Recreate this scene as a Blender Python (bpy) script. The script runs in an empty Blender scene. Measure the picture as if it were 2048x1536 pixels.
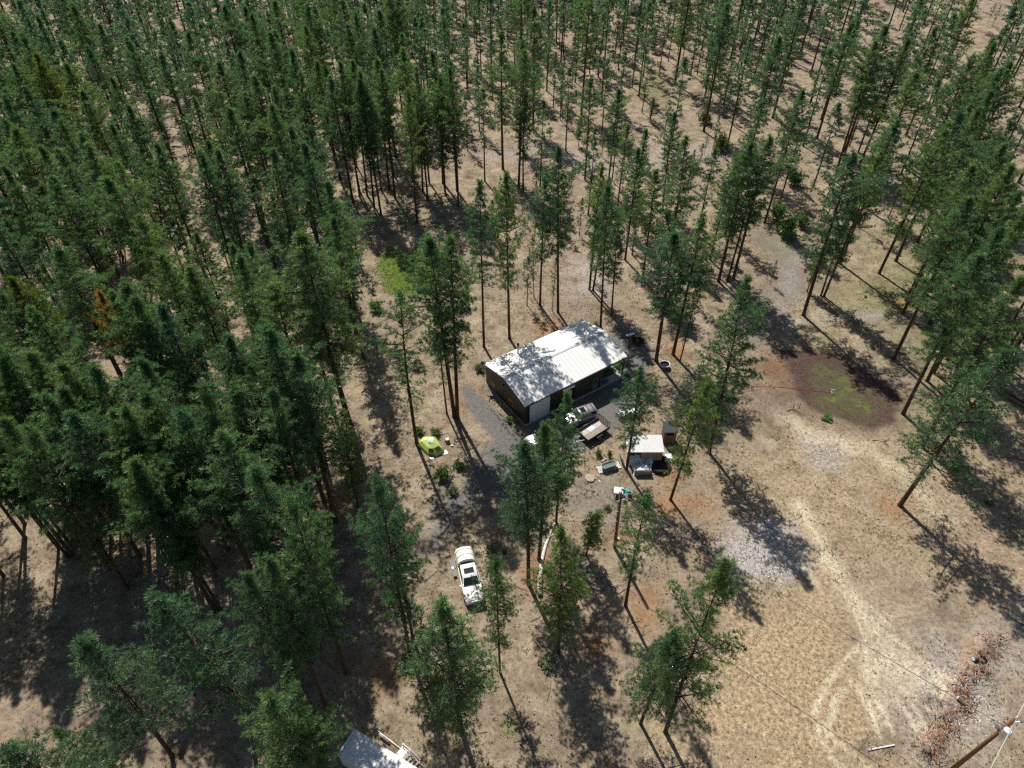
import bpy, bmesh, math, random
import numpy as np
from mathutils import Vector, Matrix

# ---------------------------------------------------------------- camera, world, sun, exposure
scene = bpy.context.scene
CAM_H = 64.0
PITCH = math.radians(43.8)
FPX = 1420.0            # focal length in pixels of a 2048 px wide frame
cam_data = bpy.data.cameras.new('camera'); cam = bpy.data.objects.new('camera', cam_data)
scene.collection.objects.link(cam); scene.camera = cam
cam.location = (0, 0, CAM_H); cam.rotation_euler = (math.pi/2 - PITCH, 0, 0)
cam_data.sensor_width = 36; cam_data.lens = 36*FPX/2048
cam_data.clip_start = 0.5; cam_data.clip_end = 3000

SUN_EL = math.radians(51.5); SUN_AZ = math.atan2(-0.385, 0.923)     # azimuth of the sun measured from +Y towards +X
world = bpy.data.worlds.new('World'); scene.world = world; world.use_nodes = True
wn = world.node_tree.nodes; wl = world.node_tree.links; wn.clear()
sky = wn.new('ShaderNodeTexSky'); sky.sky_type = 'NISHITA'; sky.sun_disc = False
sky.sun_elevation = SUN_EL; sky.sun_rotation = SUN_AZ
bg = wn.new('ShaderNodeBackground'); bg.inputs[1].default_value = 0.055
wo = wn.new('ShaderNodeOutputWorld'); wl.new(sky.outputs[0], bg.inputs[0]); wl.new(bg.outputs[0], wo.inputs[0])
sl = bpy.data.lights.new('sun', 'SUN'); sl.energy = 4.8; sl.angle = math.radians(0.53); sl.color = (1.0, 0.95, 0.86)
so = bpy.data.objects.new('sun', sl); scene.collection.objects.link(so)
sd = Vector((math.sin(SUN_AZ)*math.cos(SUN_EL), math.cos(SUN_AZ)*math.cos(SUN_EL), math.sin(SUN_EL)))
so.rotation_euler = sd.to_track_quat('Z', 'Y').to_euler(); so.location = sd*200
scene.view_settings.view_transform = 'Standard'; scene.view_settings.look = 'None'
scene.view_settings.exposure = 0.45; scene.view_settings.gamma = 1.0; scene.view_settings.use_curve_mapping = False
scene.cycles.max_bounces = 6; scene.cycles.diffuse_bounces = 4; scene.cycles.transparent_max_bounces = 6
scene.cycles.use_denoising = False
scene.cycles.pixel_filter_type = 'BLACKMAN_HARRIS'; scene.cycles.filter_width = 1.35

random.seed(7); rng = np.random.default_rng(7)
COL = scene.collection
ST, CT = math.sin(PITCH), math.cos(PITCH)

def P(u, v, z=0.0):
    """ground point (or point at height z) seen at pixel u,v of the 2048x1536 photograph"""
    x = (u-1024)/FPX; y = (768-v)/FPX
    t = (z-CAM_H)/(-ST + y*CT)
    return Vector((t*x, t*(CT+y*ST), z))
def proj(X, Y, Z):
    Z = Z-CAM_H; d = Y*CT-Z*ST
    if d < 1: d = 1
    return 1024+FPX*X/d, 768-FPX*(Y*ST+Z*CT)/d

# ---------------------------------------------------------------- materials
def nt(name):
    m = bpy.data.materials.new(name); m.use_nodes = True
    n = m.node_tree.nodes; l = m.node_tree.links; n.clear()
    o = n.new('ShaderNodeOutputMaterial'); b = n.new('ShaderNodeBsdfPrincipled'); l.new(b.outputs[0], o.inputs[0])
    return m, n, l, b
def noise(n, l, scale, detail=4, rough=.6, coord=None, dist=0.0):
    t = n.new('ShaderNodeTexNoise'); t.inputs['Scale'].default_value = scale; t.inputs['Detail'].default_value = detail
    t.inputs['Roughness'].default_value = rough; t.inputs['Distortion'].default_value = dist
    if coord: l.new(coord, t.inputs['Vector'])
    return t.outputs['Fac']
def ramp(n, l, fac, stops):
    r = n.new('ShaderNodeValToRGB'); e = r.color_ramp.elements
    while len(e) < len(stops): e.new(.5)
    for i, (p, c) in enumerate(stops):
        e[i].position = p; e[i].color = (c[0], c[1], c[2], 1) if not isinstance(c, (int, float)) else (c, c, c, 1)
    l.new(fac, r.inputs[0]); return r.outputs[0]
def mixc(n, l, fac, a, b, mode='MIX'):
    m = n.new('ShaderNodeMix'); m.data_type = 'RGBA'; m.blend_type = mode
    if isinstance(fac, (int, float)): m.inputs[0].default_value = fac
    else: l.new(fac, m.inputs[0])
    for k, s in ((6, a), (7, b)):
        if isinstance(s, tuple): m.inputs[k].default_value = (s[0], s[1], s[2], 1)
        else: l.new(s, m.inputs[k])
    return m.outputs[2]
def mth(n, l, op, a, b=None, clamp=False):
    m = n.new('ShaderNodeMath'); m.operation = op; m.use_clamp = clamp
    for k, s in ((0, a), (1, b)):
        if s is None: continue
        if isinstance(s, (int, float)): m.inputs[k].default_value = s
        else: l.new(s, m.inputs[k])
    return m.outputs[0]
def simple(name, col, rough=.6, metal=0.0, var=.18, scale=6.0, bump=0.0, spec=.5, coat=0.0):
    m, n, l, b = nt(name)
    tc = n.new('ShaderNodeTexCoord')
    f = noise(n, l, scale, 5, .65, tc.outputs['Object'])
    c = ramp(n, l, f, [(.3, tuple(x*(1-var) for x in col)), (.7, tuple(min(1, x*(1+var)) for x in col))])
    l.new(c, b.inputs['Base Color']); b.inputs['Roughness'].default_value = rough; b.inputs['Metallic'].default_value = metal
    b.inputs['Specular IOR Level'].default_value = spec
    if coat: b.inputs['Coat Weight'].default_value = coat; b.inputs['Coat Roughness'].default_value = .05
    if bump:
        bp = n.new('ShaderNodeBump'); bp.inputs['Strength'].default_value = bump; bp.inputs['Distance'].default_value = .05
        l.new(f, bp.inputs['Height']); l.new(bp.outputs[0], b.inputs['Normal'])
    return m
M = {}
M['white_paint'] = simple('white_paint', (.78, .78, .77), .3, 0, .03, 2, coat=.4)
M['silver_paint'] = simple('silver_paint', (.55, .56, .57), .28, .55, .04, 2, coat=.5)
M['mauve_paint'] = simple('mauve_paint', (.5, .45, .47), .28, .5, .04, 2, coat=.5)
M['glass'] = simple('dark_glass', (.012, .016, .02), .05, 0, .1, 2, spec=.8)
M['green_glass'] = simple('windscreen_glass', (.02, .04, .038), .04, 0, .1, 2, spec=.9)
M['rubber'] = simple('rubber', (.02, .02, .02), .85)
M['rim'] = simple('rim_metal', (.4, .4, .41), .35, .8)
M['chrome'] = simple('chrome', (.55, .55, .56), .2, .9)
M['red_lamp'] = simple('red_lamp', (.35, .02, .015), .25)
M['clear_lamp'] = simple('clear_lamp', (.6, .6, .6), .15)
M['black_metal'] = simple('black_metal', (.02, .02, .022), .45, .4)
M['grey_metal'] = simple('grey_metal', (.3, .31, .32), .4, .7)
M['grey_plastic'] = simple('grey_plastic', (.1, .11, .12), .6)
M['white_canvas'] = simple('white_canvas', (.72, .7, .66), .8, 0, .06, 3, .15)
M['tan_canvas'] = simple('grey_canvas', (.3, .28, .25), .85, 0, .1, 3)
M['white_sheet'] = simple('white_sheeting', (.66, .7, .75), .55, 0, .12, 4, .3)
M['lime_fabric'] = simple('lime_fabric', (.46, .58, .17), .6, 0, .08, 3, .1)
M['olive_fabric'] = simple('olive_fabric', (.12, .17, .03), .65, 0, .15, 4, .1)
M['wood_old'] = simple('weathered_wood', (.3, .26, .22), .85, 0, .25, 9, .3)
M['wood_brown'] = simple('brown_wood', (.16, .085, .05), .8, 0, .3, 9, .3)
M['wood_pole'] = simple('pole_wood', (.17, .075, .035), .8, 0, .3, 5, .3)
M['wood_tan'] = simple('tan_wood', (.42, .31, .2), .8, 0, .25, 6, .3)
M['wood_dark'] = simple('dark_wood', (.06, .045, .035), .85, 0, .35, 8, .3)
M['log_bark'] = simple('log_bark', (.17, .11, .08), .9, 0, .45, 8, .5)
M['log_red'] = simple('split_wood', (.36, .19, .11), .85, 0, .4, 9, .4)
M['log_end'] = simple('log_end', (.62, .52, .36), .8, 0, .15, 9)
M['pale_log'] = simple('bare_silver_log', (.6, .56, .5), .8, 0, .3, 5, .4)
M['shingle'] = simple('asphalt_shingle', (.045, .05, .058), .9, 0, .25, 14, .3)
M['concrete'] = simple('concrete', (.35, .34, .31), .9, 0, .15, 4, .1)
M['interior'] = simple('interior_dark', (.05, .05, .05), .9)
M['garage_white'] = simple('garage_white', (.66, .7, .72), .5, 0, .04, 2)
M['trim_orange'] = simple('window_wood_trim', (.4, .17, .07), .6)
M['turf'] = simple('artificial_turf', (.012, .055, .01), .9, 0, .2, 12, .4)
M['teal'] = simple('teal_plastic', (.02, .38, .4), .45, 0, .12, 6)
M['blue'] = simple('blue_plastic', (.03, .09, .3), .5)
M['tank_metal'] = simple('galvanised_metal', (.36, .37, .34), .45, .35, .15, 5)
M['tank_water'] = simple('tank_lining', (.12, .17, .16), .2, 0, .15, 5)
M['black_mat'] = simple('black_soil', (.012, .009, .008), .95, 0, .3, 8, .4)
M['rust'] = simple('rusty_steel', (.14, .06, .03), .8, .3, .3, 9)
M['stone'] = simple('stone', (.32, .27, .23), .9, 0, .3, 5, .4)
M['flag_red'] = simple('flag_red', (.45, .03, .03), .8)
M['flag_blue'] = simple('flag_blue', (.02, .03, .15), .8)
M['ceramic'] = simple('white_ceramic', (.75, .75, .76), .3)
M['wire'] = simple('wire_metal', (.55, .55, .54), .4, .4)
M['wire_dark'] = simple('insulated_wire', (.12, .12, .12), .5)
M['hose'] = simple('red_hose', (.4, .07, .05), .5)
M['dirt'] = simple('heaped_earth', (.31, .18, .11), .95, 0, .35, 3, .8)
M['pale_roof'] = simple('pale_boards', (.55, .55, .56), .7, 0, .14, 4, .15)

def striped(name, col, pitch, axis, depth=.03, rough=.45, dark=.75, metal=0.0, var=.06):
    """ribbed sheet metal: ribs of a given pitch along an object axis"""
    m, n, l, b = nt(name)
    tc = n.new('ShaderNodeTexCoord'); sx = n.new('ShaderNodeSeparateXYZ'); l.new(tc.outputs['Object'], sx.inputs[0])
    w = mth(n, l, 'MULTIPLY', sx.outputs[axis], 1.0/pitch); fr = mth(n, l, 'FRACT', w)
    d = mth(n, l, 'ABSOLUTE', mth(n, l, 'SUBTRACT', fr, .5))
    rib = mth(n, l, 'GREATER_THAN', d, .42)
    f = noise(n, l, .8, 5, .6, tc.outputs['Object'])
    c0 = ramp(n, l, f, [(.3, tuple(x*(1-var) for x in col)), (.7, tuple(x*(1+var) for x in col))])
    c = mixc(n, l, rib, c0, tuple(x*dark for x in col))
    l.new(c, b.inputs['Base Color']); b.inputs['Roughness'].default_value = rough; b.inputs['Metallic'].default_value = metal
    bp = n.new('ShaderNodeBump'); bp.inputs['Distance'].default_value = depth; bp.inputs['Strength'].default_value = .8
    l.new(ramp(n, l, d, [(.38, 0.0), (.46, 1.0)]), bp.inputs['Height']); l.new(bp.outputs[0], b.inputs['Normal'])
    return m
M['roof_metal'] = striped('ribbed_white_roof', (.80, .80, .78), .305, 0, .03, .4, .78)
M['roof_white'] = striped('white_sheet_metal', (.76, .76, .75), .61, 0, .006, .42, .85)
M['wall_metal'] = striped('ribbed_dark_wall', (.03, .028, .027), .305, 0, .015, .5, .8)
M['wall_metal_y'] = striped('ribbed_dark_gable', (.034, .03, .027), .305, 1, .015, .5, .8)
M['container_roof'] = simple('container_white', (.78, .79, .80), .5, 0, .04, 1)
M['garage_panel'] = striped('garage_panels', (.66, .7, .72), .53, 2, .015, .5, .85)
M['deck_planks'] = striped('trailer_planks', (.5, .46, .41), .15, 1, .01, .8, .35, 0, .2)
M['slat_wood'] = striped('slatted_wood', (.32, .2, .12), .2, 2, .02, .85, .25, 0, .25)

# bark, foliage
def bark(name, a, b_):
    m, n, l, b = nt(name)
    tc = n.new('ShaderNodeTexCoord'); mp = n.new('ShaderNodeMapping'); mp.inputs['Scale'].default_value = (3.5, 3.5, .7)
    l.new(tc.outputs['Object'], mp.inputs[0])
    f = noise(n, l, 2.2, 5, .7, mp.outputs[0]); l.new(ramp(n, l, f, [(.35, a), (.68, b_)]), b.inputs['Base Color'])
    b.inputs['Roughness'].default_value = .95; b.inputs['Specular IOR Level'].default_value = .15
    bp = n.new('ShaderNodeBump'); bp.inputs['Distance'].default_value = .06; bp.inputs['Strength'].default_value = .9
    l.new(f, bp.inputs['Height']); l.new(bp.outputs[0], b.inputs['Normal']); return m
M['bark'] = bark('pine_bark', (.04, .028, .022), (.15, .09, .06))
M['limb'] = bark('pine_limb', (.05, .04, .034), (.15, .12, .10))
M['dead'] = bark('dead_twigs', (.10, .085, .075), (.28, .25, .22))
def foliage(name, stops, tr=.45, hue=0.0):
    m = bpy.data.materials.new(name); m.use_nodes = True; n = m.node_tree.nodes; l = m.node_tree.links; n.clear()
    o = n.new('ShaderNodeOutputMaterial')
    oi = n.new('ShaderNodeObjectInfo'); at = n.new('ShaderNodeAttribute'); at.attribute_name = 'tint'
    c = ramp(n, l, oi.outputs['Random'], stops)
    g = ramp(n, l, at.outputs['Fac'], [(0.0, (.5, .55, .6)), (.5, (1, 1, 1)), (1.0, (1.9, 1.6, 1.2))])
    c = mixc(n, l, 1.0, c, g, 'MULTIPLY')
    b = n.new('ShaderNodeBsdfPrincipled'); b.inputs['Roughness'].default_value = .42; b.inputs['Specular IOR Level'].default_value = .4
    l.new(c, b.inputs['Base Color'])
    t = n.new('ShaderNodeBsdfTranslucent'); c2 = mixc(n, l, 1.0, c, (1.15, 1.25, .75), 'MULTIPLY'); l.new(c2, t.inputs[0])
    mx = n.new('ShaderNodeMixShader'); mx.inputs[0].default_value = tr
    l.new(b.outputs[0], mx.inputs[1]); l.new(t.outputs[0], mx.inputs[2]); l.new(mx.outputs[0], o.inputs[0]); return m
M['needles'] = foliage('pine_needles', [(0, (.085, .175, .105)), (.35, (.10, .19, .10)), (.7, (.12, .21, .095)), (.9, (.145, .225, .085)), (1, (.105, .19, .115))])
M['needles_far'] = foliage('far_pine_needles', [(0, (.095, .175, .12)), (1, (.095, .175, .12))])
M['needles_yellow'] = foliage('yellowing_needles', [(0, (.14, .17, .035)), (1, (.11, .15, .04))])
M['needles_fir'] = foliage('fir_needles', [(0, (.11, .21, .045)), (1, (.13, .23, .045))])
M['needles_dark'] = foliage('dark_fir_needles', [(0, (.03, .075, .035)), (1, (.035, .08, .04))])
M['needles_rust'] = foliage('dying_orange_needles', [(0, (.30, .17, .05)), (1, (.26, .16, .05))])
M['needles_tan'] = foliage('faded_tan_needles', [(0, (.24, .2, .10)), (1, (.22, .19, .09))])
M['leaves'] = foliage('shrub_leaves', [(0, (.11, .20, .085)), (.5, (.13, .22, .085)), (1, (.16, .23, .085))], .4)
M['leaves_pale'] = foliage('pale_shrub_leaves', [(0, (.13, .17, .09)), (1, (.17, .19, .11))], .3)

# ---------------------------------------------------------------- mesh helpers
def tag(o, label=None, cat=None, group=None, kind=None):
    if label: o['label'] = label
    if cat: o['category'] = cat
    if group: o['group'] = group
    if kind: o['kind'] = kind
    return o
def link(name, me, mat=None, parent=None):
    if mat is not None and not me.materials: me.materials.append(M[mat] if isinstance(mat, str) else mat)
    o = bpy.data.objects.new(name, me); COL.objects.link(o)
    if parent: o.parent = parent
    return o
def empty(name, loc, rz=0.0, label=None, cat=None, group=None):
    o = bpy.data.objects.new(name, None); COL.objects.link(o); o.location = loc; o.rotation_euler = (0, 0, rz)
    o.empty_display_size = .3
    return tag(o, label, cat, group)
def tri_mesh(name, V, F, tint=None, smooth=False):
    V = np.asarray(V, np.float32); F = np.asarray(F, np.int32); k = F.shape[1]
    me = bpy.data.meshes.new(name); me.vertices.add(len(V)); me.vertices.foreach_set('co', V.ravel())
    me.loops.add(F.size); me.loops.foreach_set('vertex_index', F.ravel())
    me.polygons.add(len(F)); me.polygons.foreach_set('loop_start', np.arange(0, F.size, k, dtype=np.int32))
    if tint is not None:
        a = me.attributes.new('tint', 'FLOAT', 'POINT'); a.data.foreach_set('value', np.asarray(tint, np.float32))
    me.polygons.foreach_set('use_smooth', np.full(len(F), smooth)); me.update(calc_edges=True); me.validate(); return me

class MB:
    def __init__(s): s.v = []; s.f = []
    def add(s, vs, fs):
        b = len(s.v); s.v += [tuple(v) for v in vs]; s.f += [tuple(i+b for i in f) for f in fs]; return s
    def box(s, x0, x1, y0, y1, z0, z1, mat=None):
        vs = [Vector(p) for p in ((x0,y0,z0),(x1,y0,z0),(x1,y1,z0),(x0,y1,z0),(x0,y0,z1),(x1,y0,z1),(x1,y1,z1),(x0,y1,z1))]
        if mat is not None: vs = [mat @ v for v in vs]
        return s.add(vs, [(0,3,2,1),(4,5,6,7),(0,1,5,4),(1,2,6,5),(2,3,7,6),(3,0,4,7)])
    def tube(s, pts, rad, n=8, cap=True, jit=0.0):
        pts = [Vector(p) for p in pts]; rings = []
        if isinstance(rad, (int, float)): rad = [rad]*len(pts)
        up = Vector((0, 0, 1))
        for i, p in enumerate(pts):
            d = (pts[min(i+1, len(pts)-1)]-pts[max(i-1, 0)]).normalized()
            a = d.cross(up)
            if a.length < .05: a = d.cross(Vector((1, 0, 0)))
            a.normalize(); b = d.cross(a)
            rings.append([p+(a*math.cos(t)+b*math.sin(t))*rad[i]*(1+random.uniform(-jit, jit)) for t in [2*math.pi*k/n for k in range(n)]])
        vs = [v for r in rings for v in r]; fs = []
        for i in range(len(pts)-1):
            for k in range(n):
                fs.append((i*n+k, i*n+(k+1) % n, (i+1)*n+(k+1) % n, (i+1)*n+k))
        if cap: fs.append(tuple(range(n-1, -1, -1))); fs.append(tuple((len(pts)-1)*n+k for k in range(n)))
        return s.add(vs, fs)
    def loft(s, rings, cap=True):
        n = len(rings[0]); vs = [v for r in rings for v in r]; fs = []
        for i in range(len(rings)-1):
            for k in range(n): fs.append((i*n+k, i*n+(k+1) % n, (i+1)*n+(k+1) % n, (i+1)*n+k))
        if cap: fs.append(tuple(range(n-1, -1, -1))); fs.append(tuple((len(rings)-1)*n+k for k in range(n)))
        return s.add(vs, fs)
    def disc(s, c, r, z, n=20, rx=None):
        return s.add([(c[0]+(rx or r)*math.cos(2*math.pi*k/n), c[1]+r*math.sin(2*math.pi*k/n), z) for k in range(n)], [tuple(range(n))])
    def build(s, name, mat, parent=None, smooth=False, bevel=0.0, me_name=None):
        me = bpy.data.meshes.new(me_name or name); me.from_pydata([tuple(v) for v in s.v], [], s.f)
        bm = bmesh.new(); bm.from_mesh(me); bmesh.ops.recalc_face_normals(bm, faces=bm.faces)
        if bevel: bmesh.ops.bevel(bm, geom=list(bm.edges), offset=bevel, segments=2, affect='EDGES', clamp_overlap=True)
        bm.to_mesh(me); bm.free()
        if smooth:
            for p in me.polygons: p.use_smooth = True
        return link(name, me, mat, parent)

def grid_noise(X, Y, sc, seed=0):
    """cheap smooth value noise"""
    r = np.random.default_rng(seed); T = r.random((64, 64))
    x = X/sc; y = Y/sc; xi = np.floor(x).astype(int); yi = np.floor(y).astype(int)
    fx = x-xi; fy = y-yi; fx = fx*fx*(3-2*fx); fy = fy*fy*(3-2*fy)
    g = lambda a, b: T[a % 64, b % 64]
    return (g(xi, yi)*(1-fx)+g(xi+1, yi)*fx)*(1-fy)+(g(xi, yi+1)*(1-fx)+g(xi+1, yi+1)*fx)*fy

# ---------------------------------------------------------------- ground
def axis(a, b, step, far, grow=1.25):
    c = list(np.arange(a, b+step*.5, step)); s = step; x = c[-1]
    while x < far[1]: s *= grow; x += s; c.append(x)
    s = step; x = c[0]; pre = []
    while x > far[0]: s *= grow; x -= s; pre.append(x)
    return np.array(pre[::-1]+c)
GX = axis(-62, 78, .30, (-1500, 1500)); GY = axis(16, 125, .30, (-700, 2400))
XX, YY = np.meshgrid(GX, GY, indexing='ij')
def relief(X, Y):
    return (grid_noise(X, Y, 9, 1)-.5)*.16+(grid_noise(X, Y, 2.3, 2)-.5)*.09+(grid_noise(X, Y, .8, 3)-.5)*.05
FLAT = []          # (centre, radius) of places kept level
def poly_w(px): return [P(u, v)[:2] for u, v in px]
def sd_poly(X, Y, poly):
    """signed distance, negative inside"""
    p = np.array([tuple(q) for q in poly]); d = np.full(X.shape, 1e9); ins = np.zeros(X.shape, bool); n = len(p)
    for i in range(n):
        a = p[i]; b = p[(i+1) % n]; e = b-a
        t = np.clip(((X-a[0])*e[0]+(Y-a[1])*e[1])/(e@e+1e-9), 0, 1)
        d = np.minimum(d, np.hypot(X-a[0]-t*e[0], Y-a[1]-t*e[1]))
        c = ((a[1] > Y) != (b[1] > Y)) & (X < (b[0]-a[0])*(Y-a[1])/((b[1]-a[1]) if b[1] != a[1] else 1e-9)+a[0])
        ins ^= c
    return np.where(ins, -d, d)
def d_line(X, Y, line):
    p = np.array([tuple(q) for q in line]); d = np.full(X.shape, 1e9)
    for i in range(len(p)-1):
        a = p[i]; b = p[i+1]; e = b-a
        t = np.clip(((X-a[0])*e[0]+(Y-a[1])*e[1])/(e@e+1e-9), 0, 1)
        d = np.minimum(d, np.hypot(X-a[0]-t*e[0], Y-a[1]-t*e[1]))
    return d
def soft(d, w): return np.clip(.5-d/w, 0, 1)
def t3(c, r, pts): return [(512*c+x/4, 384*r+y/4) for x, y in pts]
fine = (XX > -64) & (XX < 90) & (YY > 10) & (YY < 200)
Xf, Yf = XX[fine], YY[fine]
wob = (grid_noise(Xf, Yf, 2.5, 11)-.5)*1.8+(grid_noise(Xf, Yf, .9, 12)-.5)*.9
def pm(px, w=.8, wk=1.0): return soft(sd_poly(Xf, Yf, poly_w(px))+wob*wk, w)
def lm(px, width, w=.5, wk=.3): return soft(d_line(Xf, Yf, poly_w(px))-width/2+wob*wk, w)
masks = {}
masks['gravel'] = np.maximum.reduce([
    pm([(915,772),(940,772),(1010,835),(1060,872),(1085,780),(1180,700),(1225,665),(1260,650),(1310,700),(1290,760),(1275,800),(1240,850),(1215,880),(1150,905),(1110,940),(1060,1000),(1000,1000),(950,980),(985,880),(940,830)], .7, .25),
    .85*pm([(985,880),(1060,1000),(960,1010),(900,1070),(870,1120),(840,1110),(885,1000),(930,940)], 1.6, 1.2),
    .55*pm([(1140,950),(1230,950),(1260,1000),(1230,1060),(1160,1050),(1130,1000)], 2.5, 1.2),
    .5*pm([(1500,460),(1620,480),(1610,560),(1570,640),(1500,700),(1440,660),(1500,600),(1560,560)], 2.5, 1)])
masks['lawn'] = np.maximum.reduce([pm([(760,500),(800,497),(900,510),(885,590),(845,592),(830,598),(770,585),(752,540)], 1.6, .8),
    .8*pm([(380,258),(455,268),(460,310),(395,318)], 3, 1.5), .5*pm([(1270,160),(1330,165),(1340,205),(1275,200)], 3, 1.5),
    .45*pm([(725,228),(750,232),(745,256),(722,250)], 2, 1), .35*pm([(1690,560),(1900,560),(1960,700),(1800,690)], 9, 4),
    .7*pm([(1008,1440),(1030,1440),(1034,1480),(1010,1472)], 1, .5), .4*pm([(130,1050),(190,1060),(190,1110),(130,1110)], 3, 2)])
S = 3.525
pc = lambda pts: [(1500+x/S, 640+y/S) for x, y in pts]
masks['pond'] = np.maximum(pm(pc([(190,205),(370,185),(620,240),(910,375),(1070,550),(1040,720),(880,785),(700,715),(500,645),(330,565),(280,430),(250,330)]), 1.4, .6),
    .45*pm(pc([(60,330),(190,215),(500,300),(900,420),(1100,560),(1120,760),(860,800),(200,600),(190,820),(60,700),(100,480)]), 4, 2))
masks['moss'] = .9*pm(pc([(450,330),(560,290),(780,440),(930,600),(850,700),(700,680),(570,610),(430,545),(450,510),(570,500),(490,420)]), 2.2, .8)
masks['chips'] = np.maximum.reduce([pm([(1450,1085),(1500,1050),(1570,1060),(1610,1090),(1600,1135),(1560,1165),(1490,1160),(1470,1120)], 3, 1.6),
    .8*pm([(1620,880),(1670,895),(1690,930),(1640,925)], 3, 1.5), .6*pm([(1130,510),(1210,515),(1215,600),(1150,590)], 3, 2),
    .7*lm([(1640,500),(1585,530),(1570,590),(1545,640),(1640,640),(1760,630),(1900,645)], 1.6, 2.2, 1.2), .45*lm([(990,310),(1100,300),(1240,350),(1330,300),(1420,310)], 5, 5, 3),
    .5*pm([(1860,1290),(2060,1210),(2060,1330),(1960,1480),(1880,1536),(1800,1500)], 5, 3)])
hay = [t3(3,3,q) for q in ([(750,540),(600,690),(480,860),(410,990),(370,1110)],[(620,900),(540,980),(490,1190)],[(640,810),(750,950),(830,1100),(900,1290)],
    [(830,940),(930,1100),(1000,1260)],[(980,900),(1110,1090),(1180,1220)],[(390,1200),(500,1440),(640,1560)],[(430,1190),(560,1330),(740,1470),(830,1560)],
    [(780,480),(780,650),(800,860)],[(900,420),(1180,640),(1410,890)],[(1020,480),(1250,680),(1480,860)],[(1000,620),(1180,800),(1370,960)],[(1000,820),(1150,960),(1330,1090)],
    [(600,130),(700,300),(760,480)],[(620,120),(760,240),(900,420),(1030,500)],[(660,110),(850,280),(1000,420)],[(1120,620),(1300,760),(1420,940)],[(1040,880),(1200,1090),(1260,1230)])]
m_h = np.zeros(Xf.shape)
for i, q in enumerate(hay): m_h = np.maximum(m_h, (1.0 if i < 8 else .95)*lm(q, .26, .5, .13))
m_h = np.maximum(m_h, (.3+.6*grid_noise(Xf*2.2-Yf*1.0, Yf*.45+Xf*.3, .5, 77))*pm(t3(3,3,[(600,120),(700,190),(900,330),(1020,470),(1180,650),(1300,780),(1180,900),(1000,950),(820,900),(770,700),(765,500)]), 2.2, 1.1))
m_h = np.maximum(m_h, .6*lm([(1700,1190),(1650,1110),(1600,1010)], 1.2, 1.5, .7)); m_h = np.maximum(m_h, .5*lm([(1740,900),(1800,940),(1900,1040)], 1.2, 2, 1))
m_h = np.maximum(m_h, .4*lm([(1560,830),(1640,870),(1740,900)], 1.8, 2, 1)); m_h = np.maximum(m_h, .5*lm([(1640,1180),(1560,1080)], .5, .8, .4))
masks['hay'] = m_h
masks['gold'] = np.maximum(pm([(1330,1560),(1400,1310),(1480,1180),(1560,1170),(1650,1150),(1720,1250),(1730,1400),(1850,1560)], 5, 3), .4*pm([(1400,950),(1800,820),(2100,900),(2100,1300),(1700,1150),(1500,1170)], 8, 5))
red = [(1078,1150,3.0),(1085,1115,1.6),(1240,1075,2.0),(1300,1195,2.4),(1285,1225,2.2),(935,800,3.0),(1865,672,2.2),(1815,615,2.2),(1350,700,2.2),(1780,1010,2.6),(760,1350,2.4),(690,1330,2.2),(1190,1290,2.2),(1275,735,2.0),(1350,950,2.4),(1210,860,1.6),(1180,950,1.6),(680,1000,3),(1390,1010,2.5),(1090,660,3),(1340,1010,2.5),(1560,740,4),(600,1010,3)]
m_r = np.zeros(Xf.shape)
for u, v, r in red:
    c = P(u, v); m_r = np.maximum(m_r, .9*soft(np.hypot(Xf-c.x, Yf-c.y)-r*.6+wob*.8, r))
for u, v, r in [(1960,1300,1.9),(1942,1328,1.6),(1978,1276,1.1),(1905,1368,1.4),(1893,1392,1.3),(1930,1350,1.2),(1860,1488,1.5),(1880,1462,1.2),(1915,1412,1.1)]:
    c = P(u, v); m_r = np.maximum(m_r, soft(np.hypot(Xf-c.x, Yf-c.y)-r*.75+wob*.4, .5)*1.0)
masks['red'] = m_r
masks['green'] = np.clip((grid_noise(Xf, Yf, 7, 31)-.45)*2.4, 0, 1)*(.15+.6*pm([(1560,450),(2100,420),(2200,1100),(1850,1000),(1700,700),(1600,620)], 12, 6))
# low earth banks where soil has been heaped
heaps = [(1960,1300,1.7,.55),(1945,1330,1.3,.45),(1975,1278,.9,.3),(1905,1370,1.2,.5),(1895,1395,1.1,.45),(1935,1352,1.1,.4),(1858,1492,1.1,.4),(1875,1475,1.1,.35),(1915,1415,.9,.3)]

ZZ = relief(XX, YY)
bz = [P(1051,811,3.5), P(1253,712,3.5), P(1165,643,3.5), P(966,727,3.5)]
flat = np.clip(sd_poly(XX, YY, [(p.x, p.y) for p in bz])/3.0, 0, 1)
yard = np.clip(np.hypot(XX-9, YY-59)/14-.3, .25, 1)
ZZ = ZZ*flat*yard
for u, v, r, hh in heaps:
    c = P(u, v); q = np.exp(-((XX-c.x)**2+(YY-c.y)**2)/(r*.6)**2); ZZ += q*hh*(.75+.5*grid_noise(XX, YY, .5, 5))
pcn = P(1680, 780); ZZ -= .25*np.exp(-((XX-pcn.x)**2+(YY-pcn.y)**2)/64)
_gi, _gj = len(GX), len(GY)
def gz(x, y):
    i = min(max(int(np.searchsorted(GX, x))-1, 0), _gi-2); j = min(max(int(np.searchsorted(GY, y))-1, 0), _gj-2)
    fx = min(max((x-GX[i])/(GX[i+1]-GX[i]), 0), 1); fy = min(max((y-GY[j])/(GY[j+1]-GY[j]), 0), 1)
    return float((ZZ[i, j]*(1-fx)+ZZ[i+1, j]*fx)*(1-fy)+(ZZ[i, j+1]*(1-fx)+ZZ[i+1, j+1]*fx)*fy)
idx = np.arange(_gi*_gj).reshape(_gi, _gj)
F = np.stack([idx[:-1, :-1], idx[1:, :-1], idx[1:, 1:], idx[:-1, 1:]], -1).reshape(-1, 4)
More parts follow.
